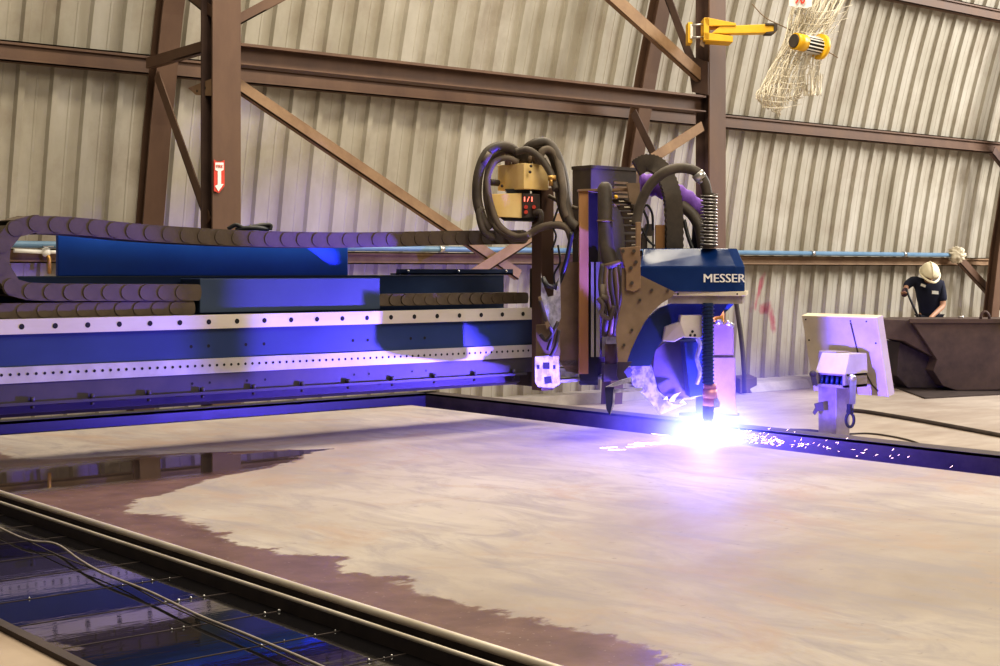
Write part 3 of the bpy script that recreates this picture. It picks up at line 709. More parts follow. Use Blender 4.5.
# vertical corrugated torch hose below the cover
def ribbed(p0, p1, r, pitch, mat, par, name='ribbed_hose', r2=.82):
    p0, p1 = Vector(p0), Vector(p1); n = int((p1-p0).length/pitch); pts = []; rs = []
    for i in range(n):
        for f, k in ((0, r2), (.3, r2), (.4, 1), (.75, 1), (.85, r2)):
            pts.append(p0.lerp(p1, (i+f)/n)); rs.append(r*k)
    pts.append(p1); rs.append(r*r2)
    return MB().tube(pts, rs, 16, smooth=False).build(name, mat, par)
ribbed(P(708, 303, 7.9), P(708, 384, 7.92), .034, .020, 'navy', hd)
ribbed(P(709, 193, 7.98), P(709, 248, 7.98), .042, .032, 'rubber', hd, 'bellows', .72)
pts = []
for i in range(200):
    a = i*2*math.pi/12.0; f = i/199.0
    pts.append(P(709, 194+53*f, 7.98)+RGT*math.cos(a)*.046+FWD*math.sin(a)*.046)
MB().tube(pts, .0035, 5).build('spring', 'chrome', hd)
tor = MB().cyl(P(710, 383, 7.95), P(710, 389, 7.95), .036, 16).cyl(P(710, 389, 7.95), P(710, 398, 7.95), .040, 16).build('torch_body', 'torch_copper', hd)
MB().cyl(P(709, 398, 7.97), P(708.5, 406, 7.97), .033, 16).build('torch_collar', 'torch_copper', tor)
tip0 = P(708, 405, 7.98)
MB().tube([P(708.5, 405, 7.98), P(708, 418, 8.0), P(708, 424, 8.0)], [.032, .030, .018], 16).build('nozzle', 'grime', tor)
g = MB().prism(poly([(713, 401), (717, 396), (720, 402), (720, 407), (714, 408)], 7.95), FWD*.03)
g.build('torch_clip', 'lav', tor)
# violet-lit cabinet behind the torch
g = MB().prism(poly([(713, 324), (731, 324), (734, 328), (734, 357), (713, 357)], 8.45), FWD*.15)
g.build('side_box', 'dusty', hd, .005)['label'] = 'pale box behind the torch'
MB().prism(poly([(713, 357.5), (735.5, 357.5), (736, 405), (738, 415), (713, 412)], 8.43), FWD*.17).build('side_box', 'dusty', hd, .005)
vprism('yellow_tab', [(713, 318), (724, 308), (724, 322), (714, 322)], 8.4, .02, 'yellow', hd)
MB().cyl(P(716, 323, 8.4), P(722, 321, 8.4), .018, 10).cyl(P(726, 322, 8.4), P(733, 326, 8.42), .014, 10).build('box_fitting', 'chrome', hd)
# scorched spatter shroud
SH = (630, 8.10, 690, 8.32)
g = MB().prism(slant([(631, 363), (650, 362.5), (652, 378), (658, 390), (664, 399), (676, 405), (688, 403), (675, 409), (660, 414.5), (648, 399), (640, 391), (632, 384)], *SH), FWD*.015)
g.prism(slant([(651, 363), (657, 386), (656, 389), (651.5, 379)], *SH), FWD*.06)
g.build('spatter_shroud', 'spatter', hd)['label'] = 'pale speckled spatter shroud'
g = MB()
for s in ([(663, 399.5), (667, 396), (668.5, 400)], [(669, 400), (673, 395), (681, 392), (676, 398), (674, 402), (670, 402)], [(678, 404), (681, 401), (684, 398), (684, 401), (687, 404), (684, 404), (682, 403)]):
    g.prism(slant(s, 630, 8.09, 690, 8.31), FWD*.008)
g.build('torn_edge', 'lav', hd)
rs = random.Random(2); g = MB()
pts = [(627+rs.uniform(6.5, 7.5 if k % 2 else 4.5)*math.cos(k*.45)*.9, 372.5+rs.uniform(4.5, 7)*math.sin(k*.45)) for k in range(14)]
g.prism(slant(pts, 630, 8.08, 690, 8.30), FWD*.012); g.build('torn_hole', 'black', hd)
vprism('bent_arm', [(606, 387), (620, 380.5), (632, 377), (631, 382), (620, 385), (612, 387)], 7.9, .03, 'lav', hd)
vprism('cross_strip', [(614, 389.5), (643, 388), (643, 391), (614, 393)], 7.92, .05, 'lav', hd)
vprism('hanging_flap', [(605, 387), (614, 387), (613, 405), (609.5, 415), (606.5, 409)], 7.93, .02, 'black', hd)
vprism('flap_edge', [(613.5, 389), (615.5, 390), (614.5, 405), (610, 415), (612.5, 404)], 7.92, .012, 'lav', hd)
vprism('bracket_link', [(618, 362), (632, 362), (624, 372), (632, 384), (620, 382), (617, 376)], 7.95, .05, 'grime', hd)
# hoses over the head
hose([(636, 226, 8.05), (640, 205, 8.05), (650, 185, 8.03), (665, 172, 8.0), (680, 168, 8.0), (695, 171, 7.98), (704, 181, 7.98), (708, 196, 7.98)], .028, 'rubber', hd)
MB().cyl(P(697, 173, 7.98), P(701.5, 179, 7.98), .036, 14).cyl(P(701, 179, 7.98), P(703, 181.5, 7.98), .026, 14).build('hose_clamp', 'chrome', hd)
strap = pc([(636, 168, 8.35), (646, 163, 8.33), (657, 166, 8.3), (666, 178, 8.28), (672, 196, 8.26), (674, 220, 8.26), (674, 249, 8.26)], 9)
strap_r = []
for i, q in enumerate(strap):
    tn = (strap[min(i+1, len(strap)-1)]-strap[max(i-1, 0)]).normalized(); nn = tn.cross(FWD).normalized(); w_ = .050 if i % 2 else .045
    strap_r.append([q+nn*w_*a_+FWD*.05*b_ for a_, b_ in ((-1, -1), (1, -1), (1, 1), (-1, 1))])
MB().rings(strap_r).build('flat_chain', 'rubber', hd)
# violet cloth sleeve
a = pc([(640, 183, 8.55), (655, 186, 8.5), (672, 192, 8.45), (690, 201, 8.42), (706, 215, 8.4)], 5)
rgs = []
for i, q in enumerate(a):
    f = 1+.12*math.sin(i*2.1); rgs.append([q+UP*(.062*f)*math.cos(t_)+FWD*.05*f*math.sin(t_) for t_ in [k*math.pi/5 for k in range(10)]])
MB().rings(rgs, smooth=True).build('violet_sleeve', 'violet', hd)['label'] = 'violet fabric hose sleeve'
hose([(681, 205, 8.4), (692, 214, 8.38), (700, 228, 8.36), (704, 250, 8.34)], .035, 'rubber', hd)
hose([(690, 208, 8.42), (697, 222, 8.42), (696, 250, 8.42)], .03, 'black', hd)
hose([(684, 220, 8.35), (688, 236, 8.33), (693, 250, 8.3)], .012, 'black', hd)
# small parts between chain and cover
vprism('terminal_bar', [(656, 225), (665, 225), (665, 249), (656, 249)], 8.25, .05, 'copper', hd)
vprism('terminal_block', [(646, 224), (654, 224), (654, 249), (642, 249), (642, 236)], 8.2, .06, 'dusty_dark', hd)
vprism('terminal_block', [(647.5, 236), (652, 236), (652, 248), (647.5, 248)], 8.18, .03, 'cream', hd)
vprism('terminal_cover', [(627, 183), (640, 183), (640, 204), (630, 204)], 8.3, .05, 'dusty', hd)
for sq in ([(640, 215, 8.15), (646, 205, 8.12), (652, 213, 8.12), (653, 230, 8.15)], [(642, 228, 8.1), (648, 240, 8.1), (655, 246, 8.1)], [(641, 205, 8.1), (648, 222, 8.1), (645, 236, 8.1)]):
    hose(sq, .007, 'black', hd, name='small_cable')
MB().sphere(P(616, 197, 8.3), .012, 8, 6).build('indicator', 'yellow', hd)

# arc, sparks, smoke, added arc glow
ARC = P(707, 441, 8.02); ARC.z = ZP+.012
tag(MB().tube([P(708, 424, 8.0), P(707.5, 433, 8.01), ARC], [.008, .014, .022], 12).sphere(ARC, .045, 16, 8, 0, (1.3, 1.3, .5)).build('plasma_arc', 'arc'), 'blinding blue white plasma arc under the torch', 'arc')
g = MB(); rs = random.Random(11)
def streak(a, b2, r): g.tube([a, a.lerp(b2, .5), b2], [r*.3, r, r*.25], 5)
for i in range(150):
    y = rs.expovariate(3.6)+.08; a = Vector((6.19-rs.uniform(0, .14), ARC.y-min(y, 1.5), ZP+abs(rs.gauss(0, .03))+.006))
    ln = rs.uniform(.008, .03); ang = rs.uniform(-.5, 1.2)
    streak(a, a+Vector((rs.uniform(-.3, .3)*ln, -ln*math.cos(ang), max(0, ln*math.sin(ang)*.7))), rs.uniform(.0005, .0011))
for x0, y0, x1, y1 in ((634, 443, 662, 442.5), (600, 448, 618, 447), (626, 447, 645, 446), (608, 450, 626, 449.5), (650, 445, 675, 441), (628, 444.5, 650, 444)):
    streak(PZ(x0, y0, ZP+.008), PZ(x1, y1, ZP+.008), .0015)
for i in range(16):
    th = rs.uniform(0, 2*math.pi); rr_ = rs.uniform(.05, .25); ln = rs.uniform(.04, .12)
    d_ = Vector((math.cos(th), math.sin(th), rs.uniform(.0, .15)))
    streak(ARC+d_*rr_, ARC+d_*(rr_+ln), .0014)
tag(g.build('sparks', 'spark'), 'pink white sparks streaking along the plate from the arc', 'sparks', kind='stuff')

def volume(name, c, rad, sc, colr, dens, strength, pw, nscale, namt, label):
    m = bpy.data.materials.new(name+'_glow'); m.use_nodes = True; nt = m.node_tree
    nt.nodes.remove(nt.nodes['Principled BSDF']); out = nt.nodes['Material Output']
    vol = nt.nodes.new('ShaderNodeVolumePrincipled'); tc = nt.nodes.new('ShaderNodeTexCoord').outputs['Object']
    ln = nt.nodes.new('ShaderNodeVectorMath'); ln.operation = 'LENGTH'
    L(nt, scaled(nt, tc, (1/(rad*sc[0]), 1/(rad*sc[1]), 1/(rad*sc[2]))), ln.inputs[0])
    f = math_(nt, 'POWER', math_(nt, 'SUBTRACT', 1.0, ln.outputs['Value'], True), pw)
    if namt:
        nn = ramp(nt, noise(nt, nscale, 4, tc, .6, 1), [(.5-.2, 1-namt), (.7, 1)]); f = math_(nt, 'MULTIPLY', f, nn)
    vol.inputs['Color'].default_value = (.8, .8, 1, 1)
    L(nt, math_(nt, 'MULTIPLY', f, dens), vol.inputs['Density'])
    L(nt, math_(nt, 'MULTIPLY', f, strength), vol.inputs['Emission Strength'])
    vol.inputs['Emission Color'].default_value = (*colr, 1)
    L(nt, vol.outputs[0], out.inputs['Volume'])
    g = MB().sphere((0, 0, 0), rad, 20, 12, 0, sc); g.f = [f_ for f_ in g.f]
    o = g.build(name, m); o.location = c
    return tag(o, label, 'smoke', kind='stuff')
volume('arc_haze', ARC+Vector((0, 0, .03)), .95, (1, 1, .7), (.12, .10, 1.0), .015, 2.7, 2.3, 3, 0, 'violet haze of arc light shaped as a glowing volume')  # haze of arc light put in as emission
volume('arc_flare', ARC+Vector((0, 0, .02)), .42, (1, 1, .7), (.28, .36, 1.0), .01, 30, 2.6, 3, 0, 'white glare of the arc shaped as a glowing volume')  # glare around the arc put in as emission
volume('smoke_puff', P(648, 426, 8.05), .30, (1, 1, .6), (.22, .17, 1.0), .3, 1.6, 1.2, 9, .95, 'wisp of smoke left of the arc with violet arc light as its own glow')  # smoke, with the arc light on it put in as emission

# =====================================================================  CONTROL PEDESTAL
pd = thing('control_pedestal', 'cream control panel on grey post beyond the cutting table', 'control panel', (8.05, 6.15, 0))
MB().box((7.97, 6.06, .03), (8.12, 6.21, 1.1)).build('post', 'post', pd, .006)
MB().box((7.87, 5.96, 0), (8.22, 6.31, .03)).build('base_plate', 'post', pd)
cT = P(838, 317, 9.95); al = math.radians(14)
dn = Vector((math.sin(al), 0, -math.cos(al))); th = Vector((math.cos(al), 0, math.sin(al))); ya = Vector((0, 1, 0))
cen = cT+dn*.275+th*.035
pan = MB().obox(cen, (ya, dn, th), (.312, .275, .035)).build('panel_housing', 'cream', pd, .004)
MB().obox(cT+dn*.002+th*.035, (ya, dn, th), (.313, .004, .036)).build('top_edge', 'creamtop', pan)  # top and side edges in paler cream than the housing
MB().obox(cen+ya*-.313, (ya, dn, th), (.003, .275, .036)).build('side_edge', 'creamtop', pan)
MB().obox(cen+th*.037, (ya, dn, th), (.27, .2, .003)).build('screen', 'black', pan)
g = MB()
for u, v in ((-.1, -.25), (-.23, -.25), (.28, -.25), (.28, -.1), (-.28, -.1)): g.sphere(cen+ya*u+dn*v-th*.036, .006, 8, 6)
g.build('panel_screw', 'hole', pan)
MB().tube([cen+ya*-.10+dn*-.24-th*.037, cen+ya*-.13+dn*.05-th*.037, cen+ya*-.2+dn*.2-th*.037, cen+ya*-.24+dn*.24-th*.037], .006, 6).build('panel_cable', 'dusty_dark', pan)
# junction hood on the post head
hx = 7.90
def hy(px): return PX(px, 350, hx).y
zt, zm, zb = PX(835, 354, hx).z, PX(835, 374, hx).z, PX(835, 387, hx).z
y0, y1 = hy(845), hy(815)
g = MB().rings([[(hx, y0, zm), (hx, y1, zm), (hx+.25, y1, zm), (hx+.25, y0, zm)], [(hx+.06, y0+.01, zt), (hx+.06, y1-.01, zt), (hx+.25, y1-.01, zt), (hx+.25, y0+.01, zt)]])
g.build('hood', 'cream', pd, .004)
g = MB().box((hx, y0, zb), (hx+.24, y0+.02, zm)).box((hx, y1-.02, zb), (hx+.24, y1, zm)).box((hx, y0, zb-.005), (hx+.24, y1, zb+.014)).box((hx+.02, y0, zm-.012), (hx+.24, y1, zm))
hood2 = g.build('socket_frame', 'post', pd)
MB().box((hx+.06, y0+.02, zb+.012), (hx+.2, y1-.02, zm)).build('socket_recess', 'black', pd)
g = MB()
for k in range(5): yy = y0+.04+k*(y1-y0-.08)/4; g.cyl((hx+.02, yy, zb+.014), (hx+.03, yy, zm-.02), .012, 8)
g.build('plug', 'navy', pd)
MB().bar(P(812.5, 373, 9.75), P(815, 385, 9.75), .03, .03).sphere(P(813, 374, 9.75), .025, 8, 6).build('clasp', 'dusty_dark', pd)
xh = 9.58
MB().sphere(P(852, 378, xh), .026, 10, 8).bar(P(851, 377, xh), P(851.5, 408, xh), .022, .022).bar(P(855, 378, xh), P(853.5, 404, xh), .014, .02).build('hook_strap', 'chrome', pd)
ring = [P(850+4*math.sin(a), 420+7*math.cos(a), xh) for a in [k*2*math.pi/20 for k in range(21)]]
MB().tube(ring, .010, 8).bar(P(850, 404, xh), P(850, 414, xh), .03, .03).bar(P(846.5, 411, xh), P(853, 412, xh), .02, .02).build('hook', 'black', pd)
MB().prism(poly([(815, 404), (823, 402), (824, 411), (818, 411), (815, 415), (813.5, 413), (816, 408)], 9.72), FWD*.03).build('latch', 'dusty_dark', pd)

# cables on the floor
def floor_cable(seq, r, label, mat='dusty_dark'):
    tag(MB().tube(curve([PZ(x, y, r) for x, y in seq], 8), r, 8).build('floor_cable', mat), label, 'cable', 'cables on the floor')
floor_cable([(846, 410), (865, 411.5), (900, 417), (940, 424), (1010, 437), (1080, 450)], .022, 'thick dark cable running right across the floor behind the panel')
floor_cable([(790, 430), (815, 431), (850, 436.5), (880, 443), (905, 449)], .016, 'dark cable on the floor along the table edge')
floor_cable([(846, 434), (870, 433.5), (895, 437), (915, 442), (926, 448)], .009, 'thin cable looping on the floor by the post')
# wall-foot clutter
kb = [PZ(x, y, 0) for x, y in ((752, 393), (812, 388))]
dv = (kb[1]-kb[0]); n_ = Vector((-dv.y, dv.x, 0)).normalized()
tag(MB().prism([kb[0], kb[0]+UP*.12+n_*.08, kb[0]+UP*.14+n_*.3, kb[0]+n_*.3], dv).build('kerb_block', 'concrete', None, .01), 'pale concrete kerb block at the wall foot', 'block')
tag(MB().prism([PZ(740, 394, 0), PZ(757, 392, 0), PZ(757, 392, 0)+FWD*.6, PZ(740, 394, 0)+FWD*.6], (0, 0, .2)).build('dark_block', 'steel_dark', None, .01), 'low dark block on the floor beside the kerb block', 'block')
tag(MB().tube(curve([PZ(744.5, 393, .02), P(744, 372, 19.2), P(742, 345, 19.25), P(737, 308, 19.3), P(735, 296, 19.3)], 5), .032, 10).build('leaning_pole', 'dusty_dark'), 'thin dark pole leaning on the wall behind the cutting head', 'pole')

# =====================================================================  SKIP
sk = thing('scrap_skip', 'dark rusted steel scrap skip with sloping underside by the wall', 'skip', PZ(955, 392, 0))
DB = 1.65*FPX/(392-HOR)
zf = .02
def skp(seq, d): return [Vector((q.x, q.y, max(q.z, zf))) for q in poly(seq, d)]
MB().prism(skp([(911, 320), (1080, 320), (1080, 389), (956, 392), (943, 386), (933, 371), (937, 360)], DB), FWD*1.2).build('skip_body', 'bin', sk, .01)
MB().prism(skp([(868, 318.5), (912, 320), (938, 360), (904, 341), (872, 337)], DB+.12), FWD*1.0).build('spout', 'bin', sk, .01)
MB().prism(skp([(900, 342), (937, 360), (934, 371), (944, 388), (908, 388), (897, 376), (898, 355)], DB+.35), FWD*.7).build('rear_skid', 'grime', sk, .01)  # skid in darker steel, its shadowed side put into the colour
g = MB().prism(skp([(910, 319), (1080, 319), (1080, 323), (910, 323)], DB-.03), FWD*.05)
g.build('rim', 'steel_dark', sk)
q = P(985, 319, DB+.1)
MB().tube([q+RGT*.06*math.cos(a)+UP*.1*math.sin(a) for a in [k*math.pi/8 for k in range(9)]], .02, 8).build('lifting_lug', 'steel_dark', sk)
g = MB().cyl(P(961, 318, DB+.1), P(961, 316, DB+.1), .04, 10); g.build('rim_cap', 'chrome', sk)
for i, (sq, lab) in enumerate((([(895, 388), (1040, 384), (1060, 392), (925, 399)], 'flat dark steel sheet lying under the skip'), ([(873, 380), (905, 378), (925, 388), (880, 389)], 'dark steel offcut on floor left of the skip'))):
    tag(MB().prism([PZ(x, y, 0) for x, y in sq], (0, 0, .018)).build('steel_sheet', 'grime'), lab, 'sheet')

# =====================================================================  WORKER
DP = 21.35; SCL = FPX/DP
base = P(930, 300, DP)
def J(px, py, v): return base+RGT*((px-930)/SCL)-FWD*v+UP*((CZ-(py-HOR)/SCL)-base.z)
def skin(name, verts, edges, radii, mat, parent, sub=2):
    me = bpy.data.meshes.new(name); off = world_loc(parent) if parent else Vector()
    me.from_pydata([v-off for v in verts], edges, []); ob = bpy.data.objects.new(name, me); COL.objects.link(ob)
    md = ob.modifiers.new('skin', 'SKIN'); md.use_smooth_shade = True
    sl = me.skin_vertices[0].data
    for i, r in enumerate(radii): sl[i].radius = r if isinstance(r, tuple) else (r, r)
    sl[0].use_root = True
    sb = ob.modifiers.new('sub', 'SUBSURF'); sb.levels = sub; sb.render_levels = sub
    dg = bpy.context.evaluated_depsgraph_get(); nm = bpy.data.meshes.new_from_object(ob.evaluated_get(dg))
    bpy.data.objects.remove(ob); nm.name = name; nm.materials.clear(); nm.materials.append(M[mat])
    o = bpy.data.objects.new(name, nm); COL.objects.link(o); o.parent = parent
    for p_ in nm.polygons: p_.use_smooth = True
    return o
fz = base.copy(); fz.z = 0
per = thing('person', 'worker in navy shirt and cream hard hat bending behind the skip', 'person', fz)
def G(u, v, z): return Vector((base.x, base.y, 0))+RGT*u-FWD*v+UP*z
pel = G(.03, -.14, .95); spi = G(.02, -.09, 1.12); che = G(0, -.02, 1.34); nec = G(-.045, .06, 1.49); hb = G(-.06, .11, 1.555); ht = G(-.07, .16, 1.66)
sR, eR, wR = J(914, 280, .0), J(904.5, 285, .13), J(900, 291, .27)
sL, eL, wL = J(941, 285, .02), J(942, 306, .06), J(925, 316.5, .30)
hR = [G(-.08, -.14, .90), G(-.11, -.08, .50), G(-.13, -.14, .09), G(-.14, .04, .04)]
hL = [G(.14, -.14, .90), G(.17, -.06, .50), G(.18, -.13, .09), G(.19, .05, .04)]
vs = [pel, spi, che, nec, hb, ht, sR, eR, wR, sL, eL, wL]+hR+hL
ed = [(0, 1), (1, 2), (2, 3), (3, 4), (4, 5), (2, 6), (6, 7), (7, 8), (2, 9), (9, 10), (10, 11), (0, 12), (12, 13), (13, 14), (14, 15), (0, 16), (16, 17), (17, 18), (18, 19)]
rd = [(.13, .10), (.12, .095), (.14, .10), .055, .075, .085, .062, .045, .032, .062, .045, .032, .085, .056, .04, .035, .085, .056, .04, .035]
vs2, ed2, rd2 = list(vs), list(ed), list(rd)
def hand(w, i0, d, side, curl):
    d = d.normalized(); side = side.normalized(); palm = d.cross(side).normalized()
    vs2.append(w+d*.05); k = len(vs2)-1; ed2.append((i0, k)); rd2.append((.036, .022))
    for f, ln in ((-1.5, .07), (-.5, .082), (.5, .076), (1.5, .06)):
        a = w+d*.085+side*f*.019; vs2.append(a); ka = len(vs2)-1; ed2.append((k, ka)); rd2.append(.011)
        b2 = a+(d*.7+palm*curl)*ln*.5; vs2.append(b2); ed2.append((ka, ka+1)); rd2.append(.0095)
        c2 = b2+(d*.15+palm*curl*1.2)*ln*.5; vs2.append(c2); ed2.append((ka+1, ka+2)); rd2.append(.008)
    a = w+d*.035+side*-.04; vs2.append(a); ka = len(vs2)-1; ed2.append((k, ka)); rd2.append(.012)
    vs2.append(a+d*.035-side*.012+palm*curl*.025); ed2.append((ka, ka+1)); rd2.append(.0095)
hand(wR, 8, (wR-eR), RGT, .8)
hand(wL, 11, (wL-eL), FWD, .8)
body = skin('body', vs2, ed2, rd2, 'skin', per)
hx_ = (ht-hb).normalized(); fw = (-FWD*.75-UP*.66).normalized()
fc = hb.lerp(ht, .35)
MB().sphere(fc+fw*.1-RGT*.03+hx_*.01, .012, 8, 6).sphere(fc+fw*.1+RGT*.03+hx_*.01, .012, 8, 6).build('eyes', 'hair', per)
MB().sphere(fc+fw*.105-hx_*.02, .016, 8, 6).build('nose', 'skin', per)
MB().sphere(fc+fw*.095-hx_*.055, .02, 8, 6, 0, (1.2, 1.2, .35)).build('mouth', 'glove', per)
MB().sphere(fc-RGT*.088, .024, 8, 6, 0, (.6, .6, 1.2)).sphere(fc+RGT*.088, .024, 8, 6, 0, (.6, .6, 1.2)).build('ears', 'skin', per)
MB().sphere(hb.lerp(ht, .6)-fw*.02, .105, 12, 8).build('hair', 'hair', per)
# clothes
skin('shirt', [G(.03, -.13, .88), spi, che, G(-.035, .04, 1.455), sR, eR, sL, sL.lerp(eL, .85), eR.lerp(wR, .45)], [(0, 1), (1, 2), (2, 3), (2, 4), (4, 5), (2, 6), (6, 7), (5, 8)], [(.175, .14), (.16, .125), (.175, .13), .07, .083, .064, .085, .068, .052], 'shirt', per)
skin('trousers', [G(.03, -.14, .97), hR[0], hR[1], hR[2].lerp(hR[1], .08), hL[0], hL[1], hL[2].lerp(hL[1], .08)], [(0, 1), (1, 2), (2, 3), (0, 4), (4, 5), (5, 6)], [(.155, .12), .10, .075, .062, .10, .075, .062], 'trouser', per)
for h_ in (hR, hL):
    skin('boot', [h_[2]+UP*.12, h_[2]+UP*0, h_[3]+UP*.015, h_[3]-FWD*.06+UP*.01], [(0, 1), (1, 2), (2, 3)], [.06, .058, .05, .04], 'boot', per)
gv = [wR-(wR-eR).normalized()*.07, wR, wR+(wR-eR).normalized()*.06, wR+(wR-eR).normalized()*.11-UP*.02]
skin('glove', gv, [(0, 1), (1, 2), (2, 3)], [.046, .046, (.056, .045), .036], 'glove', per)
# hard hat: dome + brim tipped forward, crown towards the camera
hc = J(926, 272.3, .20); ax = (-FWD*.62+UP*.78).normalized(); e1 = RGT; e2 = ax.cross(e1).normalized()
rings = []
for k in range(9):
    th_ = math.pi/2*k/8*.98
    rings.append([hc+(e1*.138*math.cos(a)+e2*.16*math.sin(a))*math.cos(th_)+ax*.15*math.sin(th_) for a in [j*2*math.pi/24 for j in range(24)]])
g = MB().rings(rings, smooth=True)
hat = g.build('hard_hat', 'hat', per)
sgn = -1
if (e2.dot(-FWD) > 0): sgn = 1
def bp(a, r, h):
    s_ = math.sin(a)*sgn; f = 1+(.35*s_*s_ if s_ > 0 else .06)
    return hc+(e1*.138*math.cos(a)+e2*.16*math.sin(a)*f)*r+ax*h
rr2 = [j*2*math.pi/24 for j in range(24)]
MB().rings([[bp(a, .97, .005) for a in rr2], [bp(a, 1.12, -.01) for a in rr2], [bp(a, 1.12, -.016) for a in rr2], [bp(a, .97, -.004) for a in rr2]], smooth=True, cap=False).build('brim', 'hat', hat)
MB().tube([hc+ax*.153*math.sin(t_)+e2*.163*math.cos(t_) for t_ in [math.pi*k/14 for k in range(1, 14)]], .01, 6).build('ridge', 'hat', hat)
for x, y, v, s_ in ((919.5, 285.3, .185, (.034, .018)), (931.5, 292.3, .175, (.045, .024))):
    MB().obox(J(x, y, v), (RGT-UP*.35 if x < 925 else RGT-UP*.08, UP+RGT*.35 if x < 925 else UP, FWD), (*s_, .02)).build('chest_patch', 'patch', per)
# the bar in his gloved hand
tag(MB().tube([J(899, 288, .36), J(903, 299, .38), J(914, 325, .42)], .016, 8).build('pry_bar', 'black'), 'thin dark bar held in the worker\'s gloved hand', 'bar')

# =====================================================================  YELLOW BRACKET, NET, REEL
jb = thing('yellow_bracket', 'yellow steel bracket arm clamped to the brown column', 'bracket', P(705, 42, 15.9))
DJ = 15.9
vprism('clamp_plate', [(688, 22), (692.5, 22), (692.5, 43), (688, 43)], DJ+.1, .2, 'yellow', jb, .005)
vprism('clamp_pad', [(690.5, 24), (693, 24), (693, 38), (690.5, 38)], DJ+.06, .05, 'white', jb)
for y in (25, 37.5): MB().cyl(P(692, y, DJ), P(706, y-.6, DJ), .014, 8).build('clamp_rod', 'chrome', jb)
vprism('top_flange', [(704, 17.5), (708, 17.5), (736, 23), (736, 25.5), (706, 26)], DJ-.1, .28, 'yellow', jb, .005)
vprism('bottom_flange', [(704, 32), (733, 36), (733, 42), (704, 40)], DJ-.1, .28, 'yellow', jb, .005)
vprism('back_web', [(704, 18), (709, 18), (709, 40), (704, 40)], DJ-.1, .25, 'yellow', jb)
vprism('arm', [(720, 26), (766, 24), (776, 24), (776, 32.5), (726, 33.5), (712, 33)], DJ-.08, .14, 'yellow', jb, .006)
vprism('arm_stop', [(765.5, 23.2), (777.5, 23.2), (777.5, 30), (774, 33.5), (766, 33.5), (766, 32), (774, 31), (774, 25), (765.5, 25)], DJ-.1, .17, 'dusty_dark', jb)
vprism('lug', [(701, 40), (706, 40), (704, 47), (700, 45)], DJ, .05, 'dusty', jb)

rs = random.Random(21); g = MB(); ND = 15.0
for i in range(64):
    f = i/63
    tx = 800+62*f+rs.uniform(-5, 5); mx = 783+38*f+rs.uniform(-6, 6); lx = 757+44*f+rs.uniform(-3, 3)
    by = 116-14*abs(f-.45)*2+rs.uniform(-8, 2)
    if f > .55: lx += (f-.55)*40; by -= (f-.55)*60
    sq = [(tx, -25, ND+rs.uniform(-.15, .15)), ((tx+mx)/2+rs.uniform(-3, 3), 12, ND+rs.uniform(-.2, .2)), (mx, 42, ND+rs.uniform(-.2, .2)), ((mx+lx)/2-3+rs.uniform(-3, 3), 72, ND+rs.uniform(-.2, .2)), (lx, 95, ND+rs.uniform(-.2, .2)), (lx+rs.uniform(-2, 6), by, ND)]
    pts = pc(sq, 6)
    for q in pts: q += Vector((rs.uniform(-.012, .012), 0, rs.uniform(-.01, .01)))
    g.tube(pts, .0065, 4, cap=False)
for k in range(16):
    y = 8+k*6.6; f = y/116; x0 = 800-42*f+rs.uniform(-3, 3); x1 = 856-58*f+rs.uniform(-4, 4)
    g.tube(pc([(x0, y, ND-.1), ((x0+x1)/2, y+rs.uniform(1, 6), ND-.2), (x1, y-3, ND)], 6), .004, 4, cap=False)
tag(g.build('hanging_net', 'net'), 'tangled pale cord net hanging in front of the wall', 'net')
def film(seq, wd, seed):
    r_ = random.Random(seed); pts = pc(seq, 5); g2 = MB(); vs_ = []
    for i, q in enumerate(pts):
        for k in range(7): vs_.append(q+RGT*(k-3)/3*wd*(.7+.3*math.sin(i*.8))+FWD*r_.uniform(-.05, .05)+UP*r_.uniform(-.02, .02))
    return g2.add(vs_, [[i*7+k, i*7+k+1, (i+1)*7+k+1, (i+1)*7+k] for i in range(len(pts)-1) for k in range(6)], 0, True)
tag(film([(846, -20, 15.1), (835, 5, 15.1), (822, 26, 15.1)], .10, 4).build('plastic_film', 'film', fix=False), 'crumpled white plastic film trailing at the top of the net', 'film')
tag(film([(806, 6, 15.2), (803, 18, 15.2), (800, 32, 15.2)], .12, 6).build('plastic_film', 'film', fix=False), 'cloudy white plastic film caught above the yellow reel', 'film')
rl = thing('yellow_reel', 'yellow and black reel caught in the hanging net', 'reel', P(808, 50, 14.8))
a0, a1 = P(799, 42, 14.7), P(821, 47, 14.85)
axr = (a1-a0).normalized()
MB().cyl(a0-axr*.06, a0+axr*.075, .085, 24).build('drum', 'yellow', rl)
MB().cyl(a0-axr*.075, a0-axr*.055, .07, 24).build('drum_cap', 'dusty_dark', rl)
MB().cyl(a0+axr*.07, a1-axr*.03, .08, 24).build('core', 'black', rl)
for k in range(14):
    an = k*2*math.pi/14; e_ = axr.cross(UP).normalized(); f_ = axr.cross(e_)
    o_ = (e_*math.cos(an)+f_*math.sin(an))*.083
    MB().bar(a0+axr*.07+o_, a1-axr*.02+o_, .012, .012).build('spoke', 'white', rl)
MB().cyl(a1-axr*.03, a1+axr*.012, .13, 28).build('rim_ring', 'yellow', rl)
MB().cyl(a1+axr*.012, a1+axr*.02, .11, 28).build('face', 'white', rl)
sg = thing('number_sign', 'small white sign with red figures hanging above the yellow reel', 'sign', P(800, 8, 14.7))
MB().prism(poly([(789, -20), (812, -20), (812, 6.5), (806, 8.2), (789, 6)], 14.7), FWD*.02).build('panel', 'white', sg)
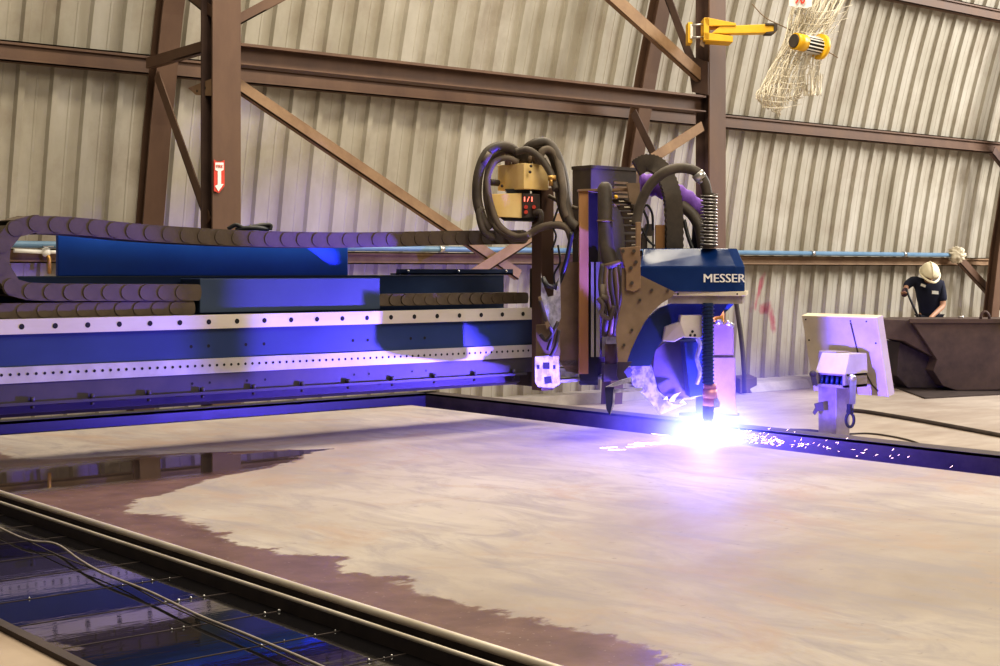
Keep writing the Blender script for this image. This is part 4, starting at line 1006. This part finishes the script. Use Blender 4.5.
text_mesh('figures', '96', .11, P(794.3, 4, 14.68), RGT, 'red', sg, off=.02, height=.13)
for sq in ([(752, 4, 15), (766, 18, 15), (790, 30, 15), (812, 45, 15), (830, 53, 15), (838, 58, 15)],):
    tag(MB().tube(pc(sq), .006, 5).build('twine', 'dusty'), 'thin dark twine crossing behind the hanging net', 'twine')

# =====================================================================  LIGHT
def area(name, loc, rot, sx, sy, e, col):
    l = bpy.data.lights.new(name, 'AREA'); l.shape = 'RECTANGLE'; l.size = sx; l.size_y = sy; l.energy = e; l.color = col
    o = bpy.data.objects.new(name, l); COL.objects.link(o); o.location = loc; o.rotation_euler = rot; return o
area('roof_and_fill_light', (7.5, 7.9, 8.6), (0, 0, 0), 9, 1.4, 900, (1, .89, .70))
area('roof_and_fill_light', (5, -2.0, 9.0), (math.radians(30), 0, math.radians(-15)), 8, 6, 1000, (1, .90, .74))  # unseen fill added in front to brighten the machine
area('roof_and_fill_light', (24, 4.5, 8.5), (math.radians(40), 0, math.radians(40)), 6, 5, 3000, (1, .97, .93))  # unseen lamp added at right to rake the wall and darken rib sides
pl = bpy.data.lights.new('arc_light', 'POINT'); pl.energy = 2000; pl.color = (.135, .085, 1.0); pl.shadow_soft_size = .02
pl.use_nodes = True; lt = pl.node_tree; em = [n for n in lt.nodes if n.type == 'EMISSION'][0]
em.inputs[0].default_value = (1, 1, 1, 1)
fo = lt.nodes.new('ShaderNodeLightFalloff'); fo.inputs['Strength'].default_value = 1.0; fo.inputs['Smooth'].default_value = 1.6
lt.links.new(fo.outputs['Quadratic'], em.inputs[1])
po = bpy.data.objects.new('arc_light', pl); COL.objects.link(po); po.location = ARC+Vector((0, 0, .09))
wd = bpy.data.worlds.new('hall_light'); S.world = wd; wd.use_nodes = True
bg = wd.node_tree.nodes['Background']; bg.inputs[0].default_value = (.95, .86, .70, 1); bg.inputs[1].default_value = .2
S.view_settings.view_transform = 'Standard'
S.view_settings.look = 'Medium High Contrast'
S.view_settings.exposure = -0.08
